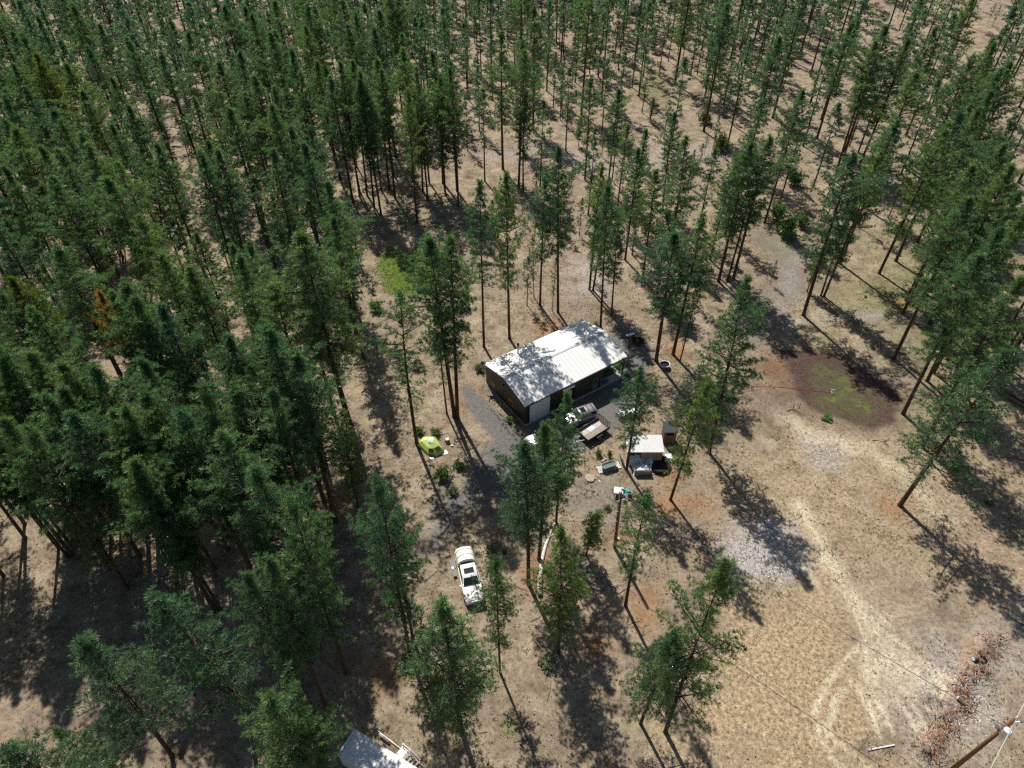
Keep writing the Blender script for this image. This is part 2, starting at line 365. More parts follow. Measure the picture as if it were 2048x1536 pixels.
gme = tri_mesh('ground', np.stack([XX, YY, ZZ], -1).reshape(-1, 3), F, smooth=True)
for k, mk in masks.items():
    full = np.zeros(XX.shape, np.float32); full[fine] = mk
    a = gme.attributes.new('m_'+k, 'FLOAT', 'POINT'); a.data.foreach_set('value', full.ravel())
m, n, l, b = nt('forest_floor')
tc = n.new('ShaderNodeTexCoord'); co = tc.outputs['Object']
def att(k):
    a = n.new('ShaderNodeAttribute'); a.attribute_name = 'm_'+k; return a.outputs['Fac']
f_big = noise(n, l, .07, 4, .6, co); f_mid = noise(n, l, .45, 6, .7, co, .4); f_fin = noise(n, l, 2.6, 7, .75, co); f_gr = noise(n, l, 9.0, 4, .7, co)
base = ramp(n, l, f_mid, [(.28, (.085, .063, .045)), (.42, (.20, .155, .108)), (.54, (.29, .23, .165)), (.72, (.38, .315, .23))])
base = mixc(n, l, ramp(n, l, f_big, [(.42, 0.0), (.62, .55)]), base, (.19, .145, .115))
patch = mth(n, l, 'MULTIPLY', ramp(n, l, noise(n, l, .13, 3, .6, co), [(.52, 0.0), (.66, .28)]), 1.0)
grn = mth(n, l, 'MULTIPLY', mth(n, l, 'MAXIMUM', att('green'), patch), ramp(n, l, f_fin, [(.38, 0.0), (.52, .85)]), True)
base = mixc(n, l, grn, base, (.15, .165, .06))
gold = ramp(n, l, f_fin, [(.3, (.17, .125, .078)), (.5, (.32, .24, .15)), (.7, (.46, .365, .24))])
base = mixc(n, l, att('gold'), base, gold)
base = mixc(n, l, mth(n, l, 'MULTIPLY', att('red'), ramp(n, l, f_fin, [(.3, .2), (.6, 1.0)]), True), base, (.27, .135, .062))
chips = ramp(n, l, f_gr, [(.35, (.16, .14, .135)), (.5, (.32, .30, .29)), (.66, (.54, .52, .52))])
base = mixc(n, l, mth(n, l, 'MULTIPLY', att('chips'), ramp(n, l, f_fin, [(.3, .35), (.55, 1.0)]), True), base, chips)
hayc = ramp(n, l, f_gr, [(.3, (.33, .28, .19)), (.5, (.58, .51, .37)), (.7, (.80, .74, .58))])
base = mixc(n, l, mth(n, l, 'MULTIPLY', att('hay'), ramp(n, l, f_fin, [(.28, .45), (.5, 1.0)]), True), base, hayc)
grav = ramp(n, l, f_gr, [(.3, (.08, .077, .072)), (.5, (.135, .128, .12)), (.72, (.21, .20, .19))])
base = mixc(n, l, att('gravel'), base, grav)
lawn = ramp(n, l, f_fin, [(.3, (.06, .085, .02)), (.5, (.09, .135, .022)), (.7, (.13, .165, .035))])
base = mixc(n, l, mth(n, l, 'MULTIPLY', att('lawn'), ramp(n, l, f_mid, [(.3, .7), (.5, 1.0)]), True), base, lawn)
pond = ramp(n, l, f_gr, [(.3, (.04, .024, .02)), (.55, (.08, .05, .042)), (.68, (.2, .15, .12))])
base = mixc(n, l, att('pond'), base, pond)
moss = ramp(n, l, f_mid, [(.3, (.06, .05, .036)), (.52, (.085, .08, .04)), (.62, (.10, .14, .03))])
base = mixc(n, l, att('moss'), base, moss)
# pebbles and cones: small dark and light grains
vo = n.new('ShaderNodeTexVoronoi'); vo.inputs['Scale'].default_value = 3.4; l.new(co, vo.inputs['Vector']); vo.inputs['Randomness'].default_value = 1
spk = ramp(n, l, vo.outputs['Distance'], [(.10, 1.0), (.2, 0.0)])
spk = mth(n, l, 'MULTIPLY', spk, ramp(n, l, noise(n, l, .9, 3, .6, co), [(.42, 0.0), (.6, 1.0)]), True)
spk = mth(n, l, 'MULTIPLY', spk, mth(n, l, 'SUBTRACT', 1.0, mth(n, l, 'MAXIMUM', att('gravel'), att('moss')), True), True)
base = mixc(n, l, mth(n, l, 'MULTIPLY', spk, .75), base, (.07, .055, .04))
v2 = n.new('ShaderNodeTexVoronoi'); v2.inputs['Scale'].default_value = 6.1; l.new(co, v2.inputs['Vector'])
sp2 = mth(n, l, 'MULTIPLY', ramp(n, l, v2.outputs['Distance'], [(.07, 1.0), (.13, 0.0)]), ramp(n, l, f_mid, [(.5, 0.0), (.7, .8)]), True)
base = mixc(n, l, sp2, base, (.62, .57, .5))
base = mixc(n, l, 1.0, base, ramp(n, l, f_fin, [(.28, (.5, .5, .5)), (.48, (1, 1, 1)), (.72, (1.4, 1.4, 1.4))]), 'MULTIPLY')
l.new(base, b.inputs['Base Color']); b.inputs['Roughness'].default_value = .95; b.inputs['Specular IOR Level'].default_value = .15
bp = n.new('ShaderNodeBump'); bp.inputs['Distance'].default_value = .14; bp.inputs['Strength'].default_value = .8
hgt_ = mth(n, l, 'ADD', f_fin, mth(n, l, 'MULTIPLY', f_gr, .5)); l.new(hgt_, bp.inputs['Height']); l.new(bp.outputs[0], b.inputs['Normal'])
gme.materials.append(m); ground = link('ground', gme); tag(ground, 'dry brown forest floor and mown field', kind='structure')

# ---------------------------------------------------------------- pines
def unit(v): return v/np.maximum(np.linalg.norm(v, axis=-1, keepdims=True), 1e-6)
def blades(pos, dirs, size, nb, width, r, spread=1.0):
    """needle tufts: nb narrow triangles radiating round each direction"""
    N = len(pos); rd = unit(r.normal(size=(N, nb, 3))); d = unit(dirs[:, None, :]*.75+rd*spread)
    ln = size[:, None]*r.uniform(.7, 1.15, (N, nb)); side = unit(np.cross(d, unit(r.normal(size=(N, nb, 3)))))*(width*.5)*r.uniform(.7, 1.3, (N, nb, 1))
    p = np.repeat(pos[:, None, :], nb, 1)+d*.02
    mid = p+d*ln[..., None]*.45
    V = np.stack([p, mid+side, mid-side, p+d*ln[..., None]], 2).reshape(-1, 3)      # 4 verts per blade
    k = np.arange(N*nb)*4
    F = np.concatenate([np.stack([k, k+1, k+2], 1), np.stack([k+1, k+3, k+2], 1)])
    return V, F
def make_pine(h, R, cb, seed, kind='pine', dens=1.0, lod=False, topr=.55, thin=0.0):
    """returns trunk/limb arrays and crown arrays for a tree of height h, crown radius R, crown base fraction cb"""
    r = np.random.default_rng(seed); rr = random.Random(seed)
    z0 = cb*h; tp = []; lean = r.normal(size=2)*.012*h; bend = r.normal(size=2)*.02
    def axis_pt(z):
        s = z/h; return np.array([lean[0]*s*s+bend[0]*h*math.sin(3*s)*.25, lean[1]*s*s+bend[1]*h*math.sin(2.5*s)*.25, z])
    tr = MB(); rb = .0092*h+.02; zs = [0, .25, .8, h*.12, h*.25, h*.4, h*.55, h*.7, h*.85, h*.97]
    tr.tube([Vector(axis_pt(z)) - Vector((0, 0, .25 if z == 0 else 0)) for z in zs],
            [rb*1.35, rb*1.12, rb, rb*.93, rb*.85, rb*.72, rb*.56, rb*.4, rb*.22, .03], 5 if lod else 9, True, .05)
    limbs = MB(); pos = []; dr = []; sz = []; dead = MB()
    step = (.46 if not lod else .95)/dens
    z = z0+.1; ang = rr.random()*6.28; gap = 0
    gaps = [(rr.uniform(0, 6.28), rr.uniform(z0, h*.85)) for _ in range(5)]
    while z < h-.25:
        s = (z-z0)/(h-z0)
        if kind == 'fir': prof = (1-s)**.9*1.0+.03
        elif kind == 'round': prof = (math.sin(math.pi*min(1, .3+.70*s))**.6)*(1-.35*s)
        else: prof = min(1, ((1-s)/(.13+.48*topr))**.7)*(.6+.4*min(1, s/.3))*(.86+.2*math.sin(9*s+seed))
        nb = rr.choice([4, 5, 5, 6]) if not lod else rr.choice([3, 4])
        for _ in range(nb):
            ang += 2*math.pi/nb+rr.uniform(-.35, .35)
            zz = min(h-.1, z+rr.uniform(-.45, .45))
            k = rr.uniform(.62, 1.18)*(.85+.25*math.sin(2*ang+seed+zz*.8))
            if rr.random() < .12: k *= .6
            for ga, gzv in gaps:
                if abs((ang-ga+3.14) % 6.28-3.14) < .5 and abs(zz-gzv) < 1.2: k *= .45
            if rr.random() < thin: continue
            L = max(.35, R*prof*k)
            el = math.radians((-6 if kind != 'fir' else -18)+(50 if kind != 'fir' else 35)*s**1.2+rr.uniform(-9, 9))
            curve = rr.uniform(.10, .28)*L
            a0 = axis_pt(zz); dirh = np.array([math.cos(ang), math.sin(ang), 0])
            def bp_(t): return a0+dirh*(L*t*math.cos(el))+np.array([0, 0, L*t*math.sin(el)+curve*t*t])
            if not lod:
                limbs.tube([bp_(0), bp_(.5), bp_(.96)], [.012+.016*L, .01+.01*L, .008], 3, False)
            elif s < .8: limbs.tube([bp_(0), bp_(.9)], [.05, .015], 3, False)
            st = .34+.22*rr.random() if s < .85 else .2
            gapn = .40 if not lod else .55
            nn = max(1, int(L*(1-st)/gapn))
            perp = np.array([-dirh[1], dirh[0], 0])
            for i in range(nn+1):
                t = st+(1-st)*(i/nn if nn else 1)
                p = bp_(t); bd = unit(bp_(min(1, t+.05))-bp_(t-.05))
                wd = (.34*L*(1.12-t)*rr.uniform(.5, 1.1) if kind != 'fir' else .42*L*(1.05-t))
                if i == nn:
                    pos.append(p); dr.append(bd+np.array([0, 0, .35])); sz.append(1.1); continue
                for sgn in (-1, 1):
                    wl_ = wd*rr.uniform(.6, 1.2); tw = unit(perp*sgn+bd*.75+np.array([0, 0, rr.uniform(-.45, .9)]))
                    m_ = max(1, int(wl_/(.42 if not lod else .5)))
                    if not lod and wl_ > .4 and rr.random() < .5:
                        limbs.tube([p, p+tw*wl_], [.014, .006], 3, False)
                    for j in range(m_):
                        q = p+tw*wl_*((j+1)/m_)+r.normal(size=3)*.07
                        pos.append(q); dr.append(tw*.5+np.array([0, 0, .85])); sz.append(rr.uniform(.8, 1.1))
        z += step*rr.uniform(.7, 1.4)*1.0
    for q in range(3):
        pos.append(axis_pt(h)-np.array([0, 0, .12*q])); dr.append(np.array([0, 0, 1.])); sz.append(1.2)
    if not lod and kind != 'fir':          # bare lower branches
        z = z0*.35
        while z < z0+.12*(h-z0):
            if rr.random() < .75:
                a = rr.random()*6.28; L = R*rr.uniform(.25, .8)*min(1, .35+z/(z0+.1)*.65); e = rr.uniform(-.35, .15)
                p0 = axis_pt(z); d = np.array([math.cos(a), math.sin(a), e])
                p1 = p0+d*L*.5; p2 = p0+d*L+np.array([rr.uniform(-.2, .2), rr.uniform(-.2, .2), .12*L])
                dead.tube([p0, p1, p2], [.03, .02, .007], 3, False)
                for _ in range(4):
                    t = rr.uniform(.3, .95); pb = p0+(p2-p0)*t
                    dead.tube([pb, pb+np.array([rr.uniform(-.6, .6), rr.uniform(-.6, .6), rr.uniform(-.2, .35)])*min(1, L*.6)], [.012, .004], 3, False)
            z += rr.uniform(.14, .4)
    pos = np.array(pos); dr = unit(np.array(dr)); sz = np.array(sz)
    if lod: V, F_ = blades(pos, dr, sz*.66, 10, .19, r, .9)
    elif kind == 'fir': V, F_ = blades(pos, dr, sz*.30, 9, .085, r, .8)
    else: V, F_ = blades(pos, dr, sz*.42, 25, .05, r, .8)
    nper = len(V)//len(pos)
    tuft_t = np.clip(.42+.20*r.normal(size=len(pos)), 0, 1); tint = np.repeat(tuft_t, nper).reshape(-1, 4).copy()
    tint[:, 3] += .22; tint = np.clip(tint, 0, 1).ravel()
    return tr, limbs, dead, V, F_, tint
specs = {  # name: (h, R, crown base, kind, dens, topr, thin)
 'a0': (24, 4.0, .36, 'pine', 1.05, .7, .08), 'a1': (24, 4.1, .40, 'pine', 1.0, .55, .12), 'a2': (24, 3.7, .33, 'pine', 1.05, .9, .08), 'a3': (24, 3.9, .43, 'pine', 1.0, .5, .15),
 'a4': (24, 3.4, .38, 'pine', 1.0, .75, .12), 'b0': (23, 4.6, .20, 'pine', 1, .85, .04), 'b1': (23, 4.4, .27, 'pine', .95, .65, .1), 'b2': (22, 4.3, .26, 'round', .95, .5, .08),
 'b3': (22, 4.4, .30, 'round', .9, .5, .12), 's0': (20, 3.2, .30, 'pine', .75, .5, .3), 's1': (18, 2.7, .3, 'pine', .75, .6, .3),
 'y0': (9, 2.0, .12, 'pine', 1.25, .75, .05), 'y1': (8, 1.7, .2, 'pine', 1.2, .7, .15), 'f0': (22, 3.4, .08, 'fir', 1.3, .9, 0), 'd0': (20, 2.4, .25, 'pine', .8, .5, .55)}
proto = {}
def lib(k):
    if k in proto: return proto[k]
    h, R, cb, kind, dens, topr, thin = specs[k]
    tr, li, de, V, F_, tint = make_pine(h, R, cb, hash_(k), kind, dens, False, topr, thin)
    def mk(mb, nm):
        if not mb.v: return None
        me = bpy.data.meshes.new(nm); me.from_pydata([tuple(v) for v in mb.v], [], mb.f); 
        for p in me.polygons: p.use_smooth = True
        return me
    a = mk(tr, 'trunk'); a.materials.append(M['bark']); b_ = mk(li, 'branches'); b_.materials.append(M['limb'])
    c = tri_mesh('crown', V, F_, tint); c.materials.append(M['needles'])
    d = mk(de, 'bare_branches')
    if d: d.materials.append(M['dead'])
    proto[k] = (h, a, b_, c, d); return proto[k]
def hash_(s): return sum(ord(ch)*(i*31+7) for i, ch in enumerate(s))

# trees read off the photograph: (top x, top y, base x, base y, prototype, label)  - pixels of a 1/4 x 1/4 tile enlarged four times
TREES = []       # dicts: x, y, h, proto, label, mat
def hgt(bu, bv, tv):
    p = P(bu, bv); best = (1e9, 0)
    for z in np.arange(4, 31, .25):
        e = abs(proj(p.x, p.y, z)[1]-tv)
        if e < best[0]: best = (e, z)
    return best[1]
def tb(tu, tv, bu, bv, k=None, label=None, mat=None, rs=1.0, hmax=29):
    p = P(bu, bv); h = max(5, min(hmax, hgt(bu, bv, tv)))
    TREES.append(dict(x=p.x, y=p.y, h=h, k=k, label=label, mat=mat, rs=rs))
def tt(tu, tv, h=23.0, k=None, label=None, mat=None, rs=1.0):
    p = P(tu, tv, h); TREES.append(dict(x=p.x, y=p.y, h=h, k=k, label=label, mat=mat, rs=rs))
def bb(bu, bv, h=23.0, k=None, label=None, mat=None, rs=1.0):
    p = P(bu, bv); TREES.append(dict(x=p.x, y=p.y, h=h, k=k, label=label, mat=mat, rs=rs))
PG = 'ponderosa pines standing round the clearing'
# --- open grown and foreground pines with their own words
tt(892, 1216, 21, 'b0', 'broad bright green pine at the bottom centre, below the white pickup truck', rs=1.1)
tb(1003, 1118, 1000, 1345, 'b1', 'pine just right of the white pickup truck, its crown touching the bonnet', rs=.62)
tb(1145, 1060, 1116, 1304, 'b0', 'dense cone shaped pine growing over the lower end of the fallen silver log', rs=.8)
tb(1121, 783, 1112, 1045, 'b0', 'tall pine whose tip covers the dark space between white garage door and silver SUV', rs=.78)
tb(1090, 860, 1078, 1120, 'a2', 'pine in the yard clump whose bare trunk stands left of the fallen silver log', rs=1.0)
tb(1058, 890, 1057, 1167, 'a0', 'leftmost pine of the yard clump between gravel drive and fallen silver log', rs=1.0)
tb(1306, 975, 1251, 1212, 's1', 'slim pine right of the brown utility pole with conduit', rs=.85)
tb(1308, 728, 1253, 940, 'b1', 'pine leaning over the pale roofed shed, its crown beside the building porch', rs=.95)
tb(1406, 752, 1341, 1000, 'b1', 'pine hanging over the small dark roofed privy, trunk planted right of the shed', rs=.82)
tb(1528, 560, 1418, 905, 'b0', 'big bright pine left of the dark oval burn scar, its long shadow across the field', rs=.86)
tb(1985, 700, 1800, 1010, 'b3', 'lone thick trunked pine standing in the open field at the right', rs=1.12)
tb(1434, 1086, 1331, 1464, 'b2', 'pine at the edge of the golden field, upper crown of the overlapping pair', rs=.72, hmax=26)
tb(1335, 1247, 1281, 1447, 'b2', 'low spreading pine at the bottom, lower crown of the overlapping pair by the golden field', rs=.85)
tb(745, 968, 820, 1308, 'b1', 'pine left of the white pickup truck with two thin dark trunks below its crown', rs=.72)
bb(826, 1277, 18, 's1', 'thin pine stem standing close behind the pine left of the white pickup', rs=.8)
tt(342, 1186, 21, 'b2', 'round topped bushy pine near the lower left corner')
tt(140, 1290, 20, 'b3', 'pine in the lower left corner with a bare dark trunk running to the bottom edge')
tt(20, 1462, 20, 'b2', 'pine crown cut by the bottom left corner of the picture')
tt(128, 1455, 14, 'b3', 'smaller pine crown at the bottom edge beside the corner pine', rs=.8)
tt(530, 1372, 20, 'b0', 'bright green pine left of the white shipping container')
tt(575, 1420, 16, 'b1', 'lower pine crown against the white shipping container', rs=.7)
tb(600, 1012, 692, 1345, 'b1', 'pine above the shipping container with a long bare trunk in dappled shade', rs=.7)
tt(512, 925, 24, 'b0', 'large bushy pine left of centre, at the lower edge of the close forest', rs=.95)
tb(682, 818, 717, 1015, 'b0', 'bright green pine left of the lime green tent', rs=.85)
tb(792, 591, 834, 888, 's0', 'thin crowned pine whose trunk stands against the lime green tent', rs=.95)
tb(882, 458, 909, 833, 'a1', 'tallest pine of the three by the narrow gravel path left of the building', rs=1.0)
tb(900, 480, 915, 836, 'a3', 'right hand pine of the three by the narrow gravel path', rs=.95)
tb(850, 585, 894, 828, 's0', 'thin leaning pine, left of the three by the narrow gravel path', rs=.6)
tb(962, 360, 968, 694, 'a3', 'tall pine right behind the back left corner of the building', rs=.72)
tb(1015, 345, 1019, 677, 'a0', 'tall pine behind the stove pipe of the building', rs=.75)
tb(1090, 350, 1080, 610, 'a4', 'pine with bare curved trunk behind the building, left of the tallest one', rs=.8)
tb(1152, 296, 1116, 624, 'a1', 'tallest pine directly behind the ridge end of the building', rs=.75)
tb(1066, 470, 1068, 594, 's1', 'thin short stem left of the pines behind the building', rs=.6)
tb(1104, 510, 1104, 621, 's1', 'thin dead looking stem between the two tall pines behind the building', rs=.5)
tb(1190, 330, 1179, 579, 'a4', 'slim pine with a straight bare stem behind the right half of the building', rs=.8)
tb(1215, 355, 1186, 581, 'a2', 'pine beside the slim straight stem behind the building', rs=.85)
tb(1262, 370, 1201, 654, 'a1', 'pine whose bare trunk meets the back right corner of the roof', rs=.75)
tb(1240, 440, 1223, 631, 'a0', 'dark pine just behind the back right corner of the building', rs=.85)
tb(1330, 420, 1314, 591, 'b1', 'bushy pine at the shaded clearing behind the fire pit', rs=1.1)
tb(1366, 268, 1341, 492, 'b0', 'wide dark green pine in the middle of the wood behind the fire pit', rs=1.05)
tb(1372, 468, 1312, 722, 'a1', 'open crowned pine with a pale leaning trunk by the fire pit', rs=1.35)
tb(1405, 436, 1346, 709, 'b1', 'full pine right of the pale leaning trunk by the fire pit', rs=1.05)
tb(1420, 560, 1360, 722, 's1', 'short pine stem right of the white rimmed tub', rs=.7)
tb(1478, 395, 1439, 556, 's0', 'leftmost of the three pines above the gravelly path', rs=.95)
tb(1560, 270, 1467, 556, 'a1', 'tall pine of the three above the gravelly path', rs=.98)
tb(1500, 330, 1455, 561, 's0', 'middle thin pine of the three above the gravelly path', rs=.9)
tb(1690, 345, 1642, 591, 'b3', 'left trunk of the twin pines standing over their long shadow in the field', rs=.72)
tb(1745, 300, 1648, 592, 'b1', 'right trunk of the twin pines standing over their long shadow in the field', rs=.75)
tb(1628, 495, 1614, 583, 'y1', 'small thin pine left of the twin pines', rs=1.0)
tb(1900, 400, 1811, 601, 'd0', 'crooked pine with silvery dead twigs on its trunk', rs=1.1)
tb(1945, 390, 1861, 569, 'b3', 'pine with a thick straight trunk behind the crooked pine', rs=.8)
tb(1958, 490, 1878, 686, 'd0', 'sparse half dead pine with bare lower branches at the right', rs=1.1)
tb(2075, 520, 2023, 741, 'b1', 'pine at the right edge above the log pile', rs=.85)
tb(1175, 1024, 1172, 1112, 'y1', 'small dark young pine left of the utility pole', rs=1.0)
tb(537, 810, 597, 1010, 's0', 'thin pine with a kinked bare stem on bare soil', rs=.95)
tb(455, 640, 648, 1001, 'a1', 'tall pine with a long sweeping bare trunk left of the tent', rs=1.0)
tb(655, 465, 700, 850, 'a0', 'very tall dark pine at the forest edge left of the lawn patch', rs=1.3)
tb(700, 400, 712, 620, 'a1', 'broad pine beside the bright green lawn patch', rs=1.3)
tb(597, 569, 640, 880, 'a1', 'pine in front of the very tall dark pine at the forest edge', rs=1.05)
tb(625, 530, 668, 826, 'a3', 'pine between the dark edge pine and its lower neighbour', rs=1.0)
tb(630, 690, 690, 815, 'a4', 'low pine above the bare soil left of the tent', rs=1.0)
tb(578, 715, 650, 960, 'a0', 'conical pine left of the bare soil patch', rs=1.1)
tb(485, 215, 505, 345, 'f0', None, 'needles_dark', .9)
tb(1419, 85, 1447, 210, 'f0', 'bright yellow green fir among the pines at the top right', 'needles_fir', 1.0)
tt(205, 585, 21, 'a1', 'pine with a dying orange top in the left forest', 'needles_rust', .55)
tt(215, 812, 19, 'a3', 'faded tan topped pine in the left forest', 'needles_tan', .6)
tt(25, 555, 22, 'a0', 'yellowish green pine at the left edge', 'needles_yellow', .9)
tt(75, 108, 23, 'a0', 'light yellow green pine near the top left corner', 'needles_yellow', 1.0)
tt(1985, 258, 19, 'a1', 'yellow green pine in the stand on the right side', 'needles_yellow', 1.0)
tb(1290, 260, 1282, 338, 'y0', 'small upright young pine in the opening above the fire pit wood', rs=.8)
tb(1904, 30, 1909, 78, 'y0', 'lone round bushy young tree in the far clearing at the top right', 'leaves', 1.2)
tb(1160, 232, 1157, 292, 'y1', 'small dark bushy tree in the opening left of the centre pines', rs=1.1)
tb(1302, 205, 1300, 245, 'y1', 'tiny pale young pine in the upper opening', rs=.8)
tb(1440, 228, 1425, 300, 'y0', None, rs=1.1)
for q in ((1262,300,1250,520),(1300,340,1285,560),(1240,250,1232,440),(1420,300,1395,470),(1452,330,1420,520),(1220,180,1215,380),(1180,260,1176,430)): tb(*q)
for q in ((1180,150,1170,360),(1345,230,1325,420),(1480,280,1450,470),(1520,200,1480,400)): tb(*q)
# --- plain list, tile by tile
L4 = {
(0,0): [(30,110,210,560),(120,520),(590,410,700,750),(690,370),(960,480,1140,980),(240,130),(480,170,600,430),(760,190),(850,110,960,600),(1110,90,1275,730),(1290,110,1475,780),
        (1620,190,1790,860),(1460,280,1575,700),(1800,170,1900,500),(1850,620,1960,980),(1570,700,1700,1180),(640,1050),(860,640,1000,1080),(560,740,790,1130),(1230,740,1375,1270),(1120,980,1225,1300),
        (1400,920,1510,1260),(850,1010,990,1420),(1020,1310),(10,960),(10,760),(380,900,600,1530),(500,980),(700,1130),(1960,720),(1270,1170),(1680,1200),(1560,1230),(1470,40,1560,300),(1600,0,1690,240),
        (1780,60),(1950,60),(300,0),(620,10),(150,20),(20,1330),(430,1440),(230,690),(1040,300),(1900,420),(330,1180),(1400,540,1500,820),(690,700)],
(1,0): [(0,60,55,440),(110,250),(350,230,470,780),(370,30),(600,80,700,720),(530,230,640,640),(500,700,630,1290),(760,460,820,950),(710,750,830,1530),(830,70,900,640),(960,80),(850,250,940,900),
        (1000,230),(1150,90,1210,700),(1280,110,1345,700),(1040,600,1100,1400),(990,860,1005,1530),(1280,640,1335,1530),(1430,120,1460,740),(1600,500,1610,1530),(1760,470,1770,900),(1800,720,1830,1450),(1900,20,1890,290),
        (1990,240,1975,1350),(1880,280,1895,800),(330,500,440,1100),(240,400),(200,700),(130,850),(1740,-100,1750,350),(1600,-150,1605,190),(1820,-150,1815,180),(300,1000),(600,600),(460,60),(1400,900,1510,1530),
        (1380,700,1385,1460),(700,-20),(80,1180),(420,1150),(1150,380),(1420,420),(930,480),(20,620),(1700,780,1690,1200)],
(2,0): [(0,30,20,560),(210,300,180,810),(380,-60,380,390),(520,20,505,660),(690,100,620,590),(740,40,690,620),(890,0,850,560),(1080,20,1015,770),(880,430,830,1100),(1250,60,1180,570),(1300,30,1250,490),
        (1370,60,1325,440),(1400,100,1365,490),(1450,0,1430,600),(1500,150,1480,600),(1640,100,1600,630),(1690,180,1645,610),(1880,0,1800,560),(1390,470,1270,1200),(1880,330,1760,1000),(1830,430,1715,1200),
        (2040,430,1890,1200),(100,740,90,1530),(280,810,225,1500),(340,420,330,860),(430,450,395,870),(400,560,385,960),(480,560,430,1210),(750,480,720,1060),(820,900,800,1450),(60,420),(1120,820,1100,985),
        (1290,1150,1270,1530),(1930,1120),(1700,1400,1690,1600),(620,-40),(1180,-60,1140,380),(1560,-80,1520,400),(280,300,270,560),(1060,480,1040,900),(190,60),(1000,150,960,700),(1730,30),(500,300,480,700)],
(3,0): [(225,130,100,700),(80,300),(350,40,320,365),(390,30,350,330),(580,40,540,240),(690,160,390,1110),(900,330,560,1330),(1010,430,720,1220),(1220,20,1035,150),(1320,200),(1500,350,1290,820),(1260,640,1060,1400),
        (430,390,280,1170),(540,820,360,1500),(160,850,60,1400),(1480,680,1180,1340),(1480,980,1290,1260),(1950,940),(1690,860),(1640,450),(1850,30,1755,190),(1890,40,1790,215),(1700,-100,1670,80),(1560,-120,1545,55),
        (1850,340),(1750,300),(1880,560),(1990,60),(1400,1000),(1550,900),(1100,300),(960,210),(640,350,420,960),(780,620,650,1170),(830,760,720,1230),(1780,720),(2010,500),(1180,560),(1850,1150),(1650,1320),(1950,1330),(740,1250),(1010,960)],
(0,1): [(0,130),(120,200,560,1080),(160,-150,460,450),(230,-120,530,440),(330,-100,520,380),(600,100,870,700),(620,540,970,1460),(1080,330,1370,1050),(1180,220),(1430,230,1610,830),(1660,30,1830,600),(1600,340,1850,1170),
        (1830,30,2010,720),(1380,-100,1450,235),(120,680,500,1400),(940,770),(1120,830),(1390,1080,1570,1536),(1640,1040,1830,1530),(1860,1180),(500,1050,760,1450),(20,1250),(280,1270),(520,1360),(800,-60,960,520),(880,-60,1000,480),
        (1350,850),(990,820),(700,1450),(1150,1320),(420,450),(30,760),(1260,520),(1940,480),(880,1250,1090,1400),(1500,600),(330,900)],
(1,1): [(30,400,170,1400),(130,420,210,1340),(480,60,520,560),(180,150,310,790),(320,60,390,760),(20,-50,160,620),(760,0,820,560),(250,1300),(1180,70,1205,350),(640,170),(560,-60),(330,-120,430,520)],
(2,1): [(60,520,120,900),(970,0,960,500)],
(3,1): [(1780,500),(2040,700),(1850,-60,1720,425),(1930,-30,1810,305),(1420,-150,1220,195),(1480,-120,1290,195),(1120,-260,960,215),(960,-200,740,290),(2050,150),(1650,40),(1950,300),(2020,20),(1550,160,1480,420)],
(0,2): [(1410,210),(1500,60),(1760,450),(1050,670),(850,280),(420,0),(0,260),(700,560,960,1180),(1200,60),(640,150),(1900,40),(1600,230),(130,400),(300,120)],
(1,2): [(100,60),(420,-40,620,230)],
(1,3): [], (2,3): [(0,-20)]}
for (c, r_), lst in L4.items():
    for e in lst:
        q = [512*c+e[0]/4, 384*r_+e[1]/4]
        if len(e) == 4: tb(q[0], q[1], 512*c+e[2]/4, 384*r_+e[3]/4)
        elif e != (0, -20): tt(q[0], q[1], 22+2.5*random.random())
for (c, r_, x, y) in [(1,1,950,160),(1,1,1000,175),(1,1,1115,55),(1,1,1290,250),(1,1,1375,70),(1,1,1515,25),(1,1,1620,110),(1,1,830,40),(1,1,890,30),
        (0,2,205,1235),(0,2,200,1120),(0,2,470,1310),(0,2,545,1385),(0,2,575,1370),(0,2,545,1260),(0,2,575,1160),(0,2,600,1020),(0,2,615,890),(0,2,800,1050),(0,2,650,780),(0,3,1780,290),(0,3,1750,300),
        (1,3,430,1020),(1,3,560,1050),(0,2,1270,1040),(0,2,1720,1480),(0,2,1600,1500),(0,2,30,1536),(3,1,1970,1275),(3,1,1940,1220),(3,1,1850,1210)]:
    bb(512*c+x/4, 384*r_+y/4, 21+3*random.random(), rs=.8)
# --- the rest of the wood, filled where the photograph shows closed canopy
taken = [(t['x'], t['y']) for t in TREES]
def inside(poly, x, y):
    c = False; n_ = len(poly)
    for i in range(n_):
        x0, y0 = poly[i]; x1, y1 = poly[(i+1) % n_]
        if (y0 > y) != (y1 > y) and x < (x1-x0)*(y-y0)/(y1-y0)+x0: c = not c
    return c
clear = [[(1860,95),(1960,60),(1990,110),(1930,330),(1870,330)],[(1730,0),(1800,0),(1790,80),(1700,90)],[(560,1000),(700,960),(740,1290),(560,1330)],[(740,480),(930,480),(930,640),(740,620)],[(-20,1180),(300,1130),(330,1300),(420,1536),(0,1536)]]
fills = [([(-700,1250),(-700,-60),(900,-60),(900,250),(690,360),(600,700),(520,900),(400,1060),(250,1000),(60,1050),(-60,1500)], 4.8, 800),
         ([(900,-60),(1650,-60),(1600,120),(1400,200),(1230,130),(940,250)], 5.0, 340),
         ([(720,230),(1230,130),(1420,200),(1620,140),(1640,300),(1500,520),(1290,540),(1240,440),(1000,420),(900,400),(740,380)], 7.6, 60),
         ([(1900,100),(2000,-60),(2800,-60),(2800,700),(2080,640),(1990,560),(1900,420),(1800,330),(1640,200),(1700,60),(1850,60),(1860,160)], 5.4, 250),
         ([(1550,-60),(1900,-60),(1850,60),(1700,60),(1560,200)], 6.5, 36)]
FILL = []
